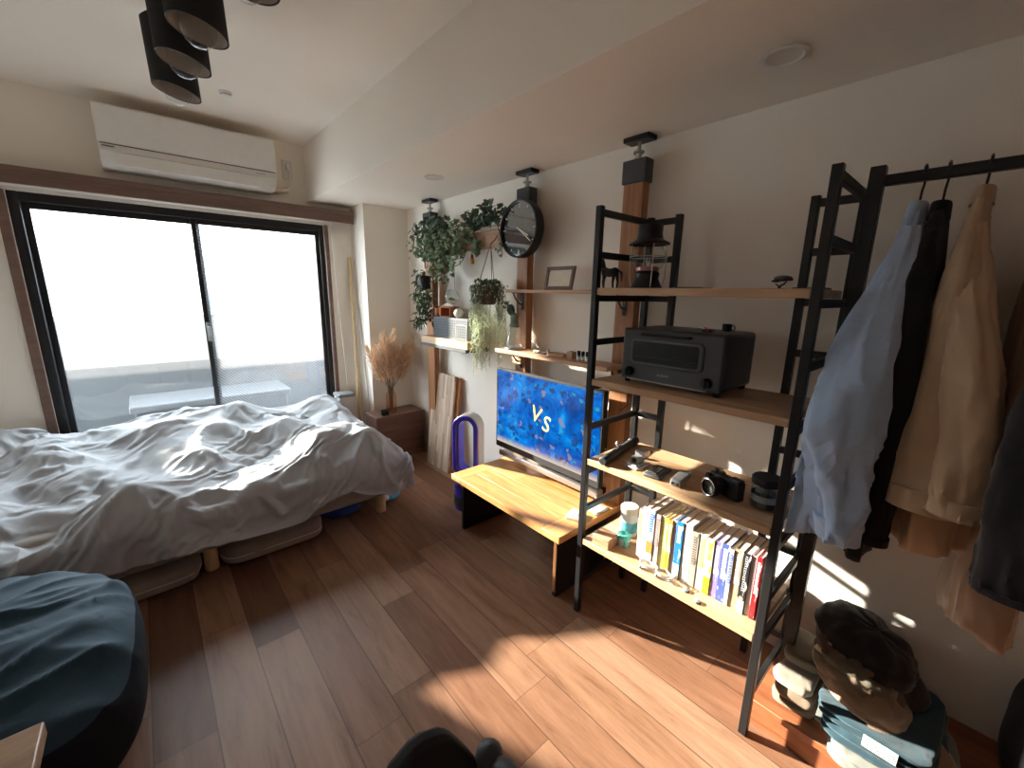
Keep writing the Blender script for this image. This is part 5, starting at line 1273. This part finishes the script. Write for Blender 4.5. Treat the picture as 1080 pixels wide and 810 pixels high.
def collar(g, m, y, z, seed=0):
    def f(u, v):
        a = -PI*.9+1.8*PI*u
        return (1.615+.045*math.cos(a+PI)*(1+.25*v), y+.016*math.sin(a+PI)*(1+.35*v), z+.022*math.sin(PI*min(v*1.15, 1))-.03*v+.004)
    return MB().grid(f, 40, 9).build('collar', m, g, smooth=70, solid=.003)
WF = .55
# light blue shirt
g = garment('dress_shirt', 'light blue cotton shirt hanging nearest the shelf rack', 'shirt', M['bluecotton'], .181, .262, .05, 1.70, .755, hw=.195, hw1=.245, wr=.012, folds=9, seed=1, hemw=.03)
collar(g, M['bluecotton'], .181, 1.69)
sleeve('sleeve', M['bluecotton'], g, [(1.52, .172, 1.635), (1.455, .178, 1.50), (1.395, .205, 1.30), (1.355, .218, 1.12), (1.36, .195, .95), (1.365, .175, .80)], [.012, .036, .060, .078, .058, .045], .75, .016, 2, cuff=.10)
for k in range(3): pass
# black garment
g = garment('black_jacket', 'plain black jacket hanging between the blue shirt and beige jacket', 'jacket', M['blackcloth'], .136, .146, .028, 1.695, .735, hw=.20, hw1=.20, wr=.006, folds=6, seed=4)
collar(g, M['blackcloth'], .136, 1.685)
sleeve('sleeve', M['blackcloth'], g, [(1.50, .134, 1.62), (1.44, .128, 1.45), (1.42, .122, 1.2), (1.42, .118, .98), (1.42, .115, .80)], [.012, .026, .034, .034, .034], .8, .005, 5, cuff=.05)
# beige jacket
g = garment('beige_jacket', 'beige cotton jacket with a wide hem band', 'jacket', M['beigecloth'], .064, .035, .082, 1.715, .94, hw=.205, hw1=.255, wr=.008, folds=5, seed=8, hemw=.016)
collar(g, M['beigecloth'], .064, 1.71)
def hb_f(u, v):
    a = 2*PI*u; ca, sa = math.cos(a), math.sin(a); k = 2/2.6
    z = .99-.055*v; d = .003*math.sin(a*30)*(1-v)
    return (min(1.838, 1.6045+math.copysign(abs(ca)**k, ca)*(.259+d)), .035+math.copysign(abs(sa)**k, sa)*(.088+d), z+.014*math.sin(a*2+8)*.8)
MB().grid(hb_f, 120, 8, True).build('hem_band', M['beigecloth'], g, smooth=70, solid=.005)
sleeve('sleeve', M['beigecloth'], g, [(1.51, .056, 1.63), (1.43, .035, 1.46), (1.385, .0, 1.27), (1.36, -.022, 1.10), (1.345, -.025, .965)], [.012, .030, .044, .046, .044], .8, .009, 9, cuff=.10)
# peach layer worn under the beige jacket, longer than it
g = garment('peach_windbreaker', 'peach crinkled windbreaker showing below the beige jacket hem band', 'jacket', M['peachcloth'], .062, .012, .062, 1.66, .825, hw=.17, hw1=.205, wr=.011, folds=9, seed=12, xc=1.632, hemw=.016)
# satin blouse
g = garment('satin_blouse', 'long brown satin blouse with the lowest hem on the rail', 'blouse', M['satin'], -.07, -.108, .060, 1.69, .62, hw=.17, hw1=.195, wr=.009, folds=6, seed=15, xc=1.645, hemw=.028)
hanger(-.07, 'black hanger hook holding the brown satin blouse', 1.685)
# charcoal coat with a cream knit under it
g = garment('charcoal_coat', 'charcoal wool coat at the right edge of the photo', 'coat', M['darkcoat'], -.16, -.225, .050, 1.70, .88, hw=.205, hw1=.235, wr=.006, folds=5, seed=20)
sleeve('sleeve', M['darkcoat'], g, [(1.50, -.165, 1.62), (1.42, -.155, 1.46), (1.34, -.130, 1.24), (1.30, -.130, 1.04), (1.305, -.130, .84)], [.014, .036, .058, .064, .058], .8, .008, 21, cuff=.03)
g = garment('cream_knit', 'cream ribbed knit sweater showing below the charcoal coat', 'sweater', M['creamknit'], -.16, -.222, .040, 1.66, .765, hw=.17, hw1=.21, wr=.004, folds=6, seed=18, xc=1.625)
hanger(-.16, 'black hanger hook holding the charcoal coat', 1.695)
hanger(.181, 'black hanger hook holding the light blue shirt', 1.695)
hanger(.136, 'black hanger hook holding the black jacket', 1.69)
hanger(.064, 'black hanger hook holding the beige jacket', 1.71)

# ------------------------------------------------------------------ folded clothes and caps on the low platform
def folded(name, lab, cat, m, x0, x1, y0, y1, z0, h, rot, seed, layers=2, grp='folded clothes on the low platform', edge=None):
    t = thing(name, lab, cat, ((x0+x1)/2, (y0+y1)/2, z0), grp)
    cxm, cym = (x0+x1)/2, (y0+y1)/2
    hl = h/layers
    for k in range(layers):
        za = z0+k*hl; s_ = 1-.03*k
        def f(u, v, za=za, s_=s_, k=k):
            a = 2*PI*u; ca, sa = math.cos(a), math.sin(a); q = .34
            X_ = math.copysign(abs(ca)**q, ca); Y_ = math.copysign(abs(sa)**q, sa)
            ph = -PI/2+PI*v; c2 = max(0, math.cos(ph))**.35; s2 = math.copysign(abs(math.sin(ph))**.6, math.sin(ph))
            x = cxm+X_*c2*(x1-x0)/2*s_; y = cym+Y_*c2*(y1-y0)/2*s_; z = za+hl/2+s2*hl/2*.98
            d = .006*nz(x*14+seed, y*14+k*3, z*20)+.004*nz(x*40, y*40, seed+z*30)
            return (x+d*X_, y+d*Y_, max(za+.0005, z+d*.6*(1 if v > .5 else 0)))
        MB().grid(f, 84, 20, True).xf((cxm, cym, z0), rotm('Z', rot)).build('fold_layer', m, t, smooth=70)
    if edge:
        MB().box(x0+.03, x1-.03, y1-.01, y1+.006, z0+h*.3, z0+h*.42).xf((cxm, cym, z0), rotm('Z', rot)).build('seam', edge, t, bevel=.001)
    return t
PT = .1
folded('folded_jeans', 'washed grey jeans folded at the very bottom of the pile', 'jeans', M['greydenim'], 1.375, 1.72, -.17, .115, PT, .045, 3, 1, 2)
folded('folded_jeans', 'dark blue folded jeans directly above the washed grey jeans', 'jeans', M['denim'], 1.40, 1.74, -.14, .15, PT+.046, .045, 3, 2, 2, edge=M['greydenim'])
f2 = folded('folded_jeans', 'teal blue jeans with a white paper tag under the caps', 'jeans', M['denim'], 1.41, 1.76, -.12, .155, PT+.092, .035, -2, 3, 2)
bxp('paper_tag', M['paper'], f2, 1.404, 1.409, -.04, .035, PT+.088, PT+.124, .0005)
b = MB(); rn = random.Random(4)
for j in range(4):
    y = .028
    while y > -.032:
        w_ = rn.uniform(.003, .009); b.box(1.4032, 1.404, y-w_, y, PT+.117-j*.0075-.003, PT+.117-j*.0075); y -= w_+.003
b.build('tag_print', M['dgrey'], f2)
folded('folded_shorts', 'beige folded trousers left of the jeans pile, lower of two', 'trousers', M['khaki'], 1.455, 1.70, .165, .285, PT, .05, 4, 6, 2)
folded('folded_shorts', 'pale cream folded trousers lying on the beige pair', 'trousers', M['storage'], 1.475, 1.71, .172, .285, PT+.051, .032, -3, 7, 1)
folded('folded_shirt', 'grey green rolled shirt behind the cream trousers', 'shirt', M['olive'], 1.56, 1.73, .175, .288, PT+.084, .05, 2, 8, 1)

def cap(lab, c, r, h, m, yaw, tilt, seed, brim=.085, squash=.9):
    t = thing('baseball_cap', lab, 'cap', c, 'caps piled on the folded jeans')
    R_ = rotm('Z', yaw) @ rotm('Y', tilt)
    C_ = Vector(c)
    def f(u, v):
        a = 2*PI*u; ph = v*PI/2
        rr_ = r*(math.cos(ph)**.75 if v < 1 else 0); z = h*math.sin(ph)
        d = .010*nz(math.cos(a)*1.6+seed, math.sin(a)*1.6, v*2.4)+.006*nz(math.cos(a)*4+seed, math.sin(a)*4, v*6)
        p = Vector(((rr_+d)*math.cos(a), (rr_+d)*math.sin(a)*squash, z+d))
        return C_+R_@p
    MB().grid(f, 56, 20, True).build('crown', m, t, smooth=75, solid=.004)
    def g(u, v):
        a = -1.15+2.3*u; r0 = r*.94; r1 = r+brim*math.cos(a*1.15)
        rr_ = r0+(r1-r0)*v
        p = Vector((rr_*math.cos(a*(1-.25*v)), rr_*math.sin(a*(1-.25*v))*squash, .006-.022*v*v-.030*(abs(math.sin(a))**2)*v))
        return C_+R_@p
    MB().grid(g, 30, 9).build('brim', m, t, smooth=75, solid=.006)
    MB().ball(C_+R_@Vector((0, 0, h+.003)), .007, 10, (1, 1, .6)).build('button', m, t)
    return t
CZ0 = PT+.127
M['tan'] = fabric('tan_cotton', (.30, .19, .12), .9); M['umber'] = fabric('umber_cotton', (.11, .075, .05), .9); M['blackcap'] = fabric('black_felt', (.018, .015, .014), .95)
cap('peach beige cap with the longest brim at the bottom of the cap pile', (1.555, .07, CZ0+.014), .120, .045, M['tan'], -102, 12, 1, .115)
cap('pale khaki cap second from the bottom of the cap pile', (1.575, .095, CZ0+.036), .115, .042, M['khaki'], -112, 11, 2, .03)
cap('olive brown crumpled cap in the middle of the cap pile', (1.60, .10, CZ0+.052), .115, .046, M['olive'], -95, 14, 3, .04)
cap('dark umber cap just below the black hat', (1.635, .10, CZ0+.070), .12, .044, M['umber'], -85, 15, 4, .04)
cap('large black felt cap on top of the cap pile', (1.685, .095, CZ0+.078), .145, .085, M['blackcap'], -88, 20, 5, .05, 1.0)
sg = thing('cloth_strap', 'pale twisted cloth strap sticking out of the cap pile', 'strap', (1.56, .17, CZ0+.11))
MB().tube([(1.60, .15, CZ0+.065), (1.555, .175, CZ0+.075), (1.535, .19, CZ0+.09), (1.53, .185, CZ0+.108)], [.006, .012, .011, .008], 10, flat=.4).build('strap', M['storage'], sg)
MB().tube([(1.61, .14, CZ0+.07), (1.57, .155, CZ0+.088), (1.56, .165, CZ0+.115)], [.005, .010, .007], 10, flat=.4).build('buckle_end', M['creamknit'], sg)
bgx = thing('black_bag', 'black upright bag at the far right edge of the platform', 'bag', (1.74, -.34, PT))
def bagf(u, v):
    a = 2*PI*u; q = .5; ca, sa = math.cos(a), math.sin(a); ph = -PI/2+PI*v; c2 = max(0, math.cos(ph))**.35; s2 = math.copysign(abs(math.sin(ph))**.6, math.sin(ph))
    x = 1.735+math.copysign(abs(ca)**q, ca)*c2*.09; y = -.35+math.copysign(abs(sa)**q, sa)*c2*.12; z = PT+.16+s2*.16
    d = .008*nz(x*9, y*9, z*9); return (x+d, y+d, max(PT+.001, z))
MB().grid(bagf, 60, 30, True).build('body', M['blackcloth'], bgx, smooth=70)
MB().tube([(1.735, -.40, PT+.31), (1.735, -.40, PT+.37), (1.735, -.35, PT+.40), (1.735, -.30, PT+.37), (1.735, -.30, PT+.31)], .008, 8).build('handle', M['black'], bgx)
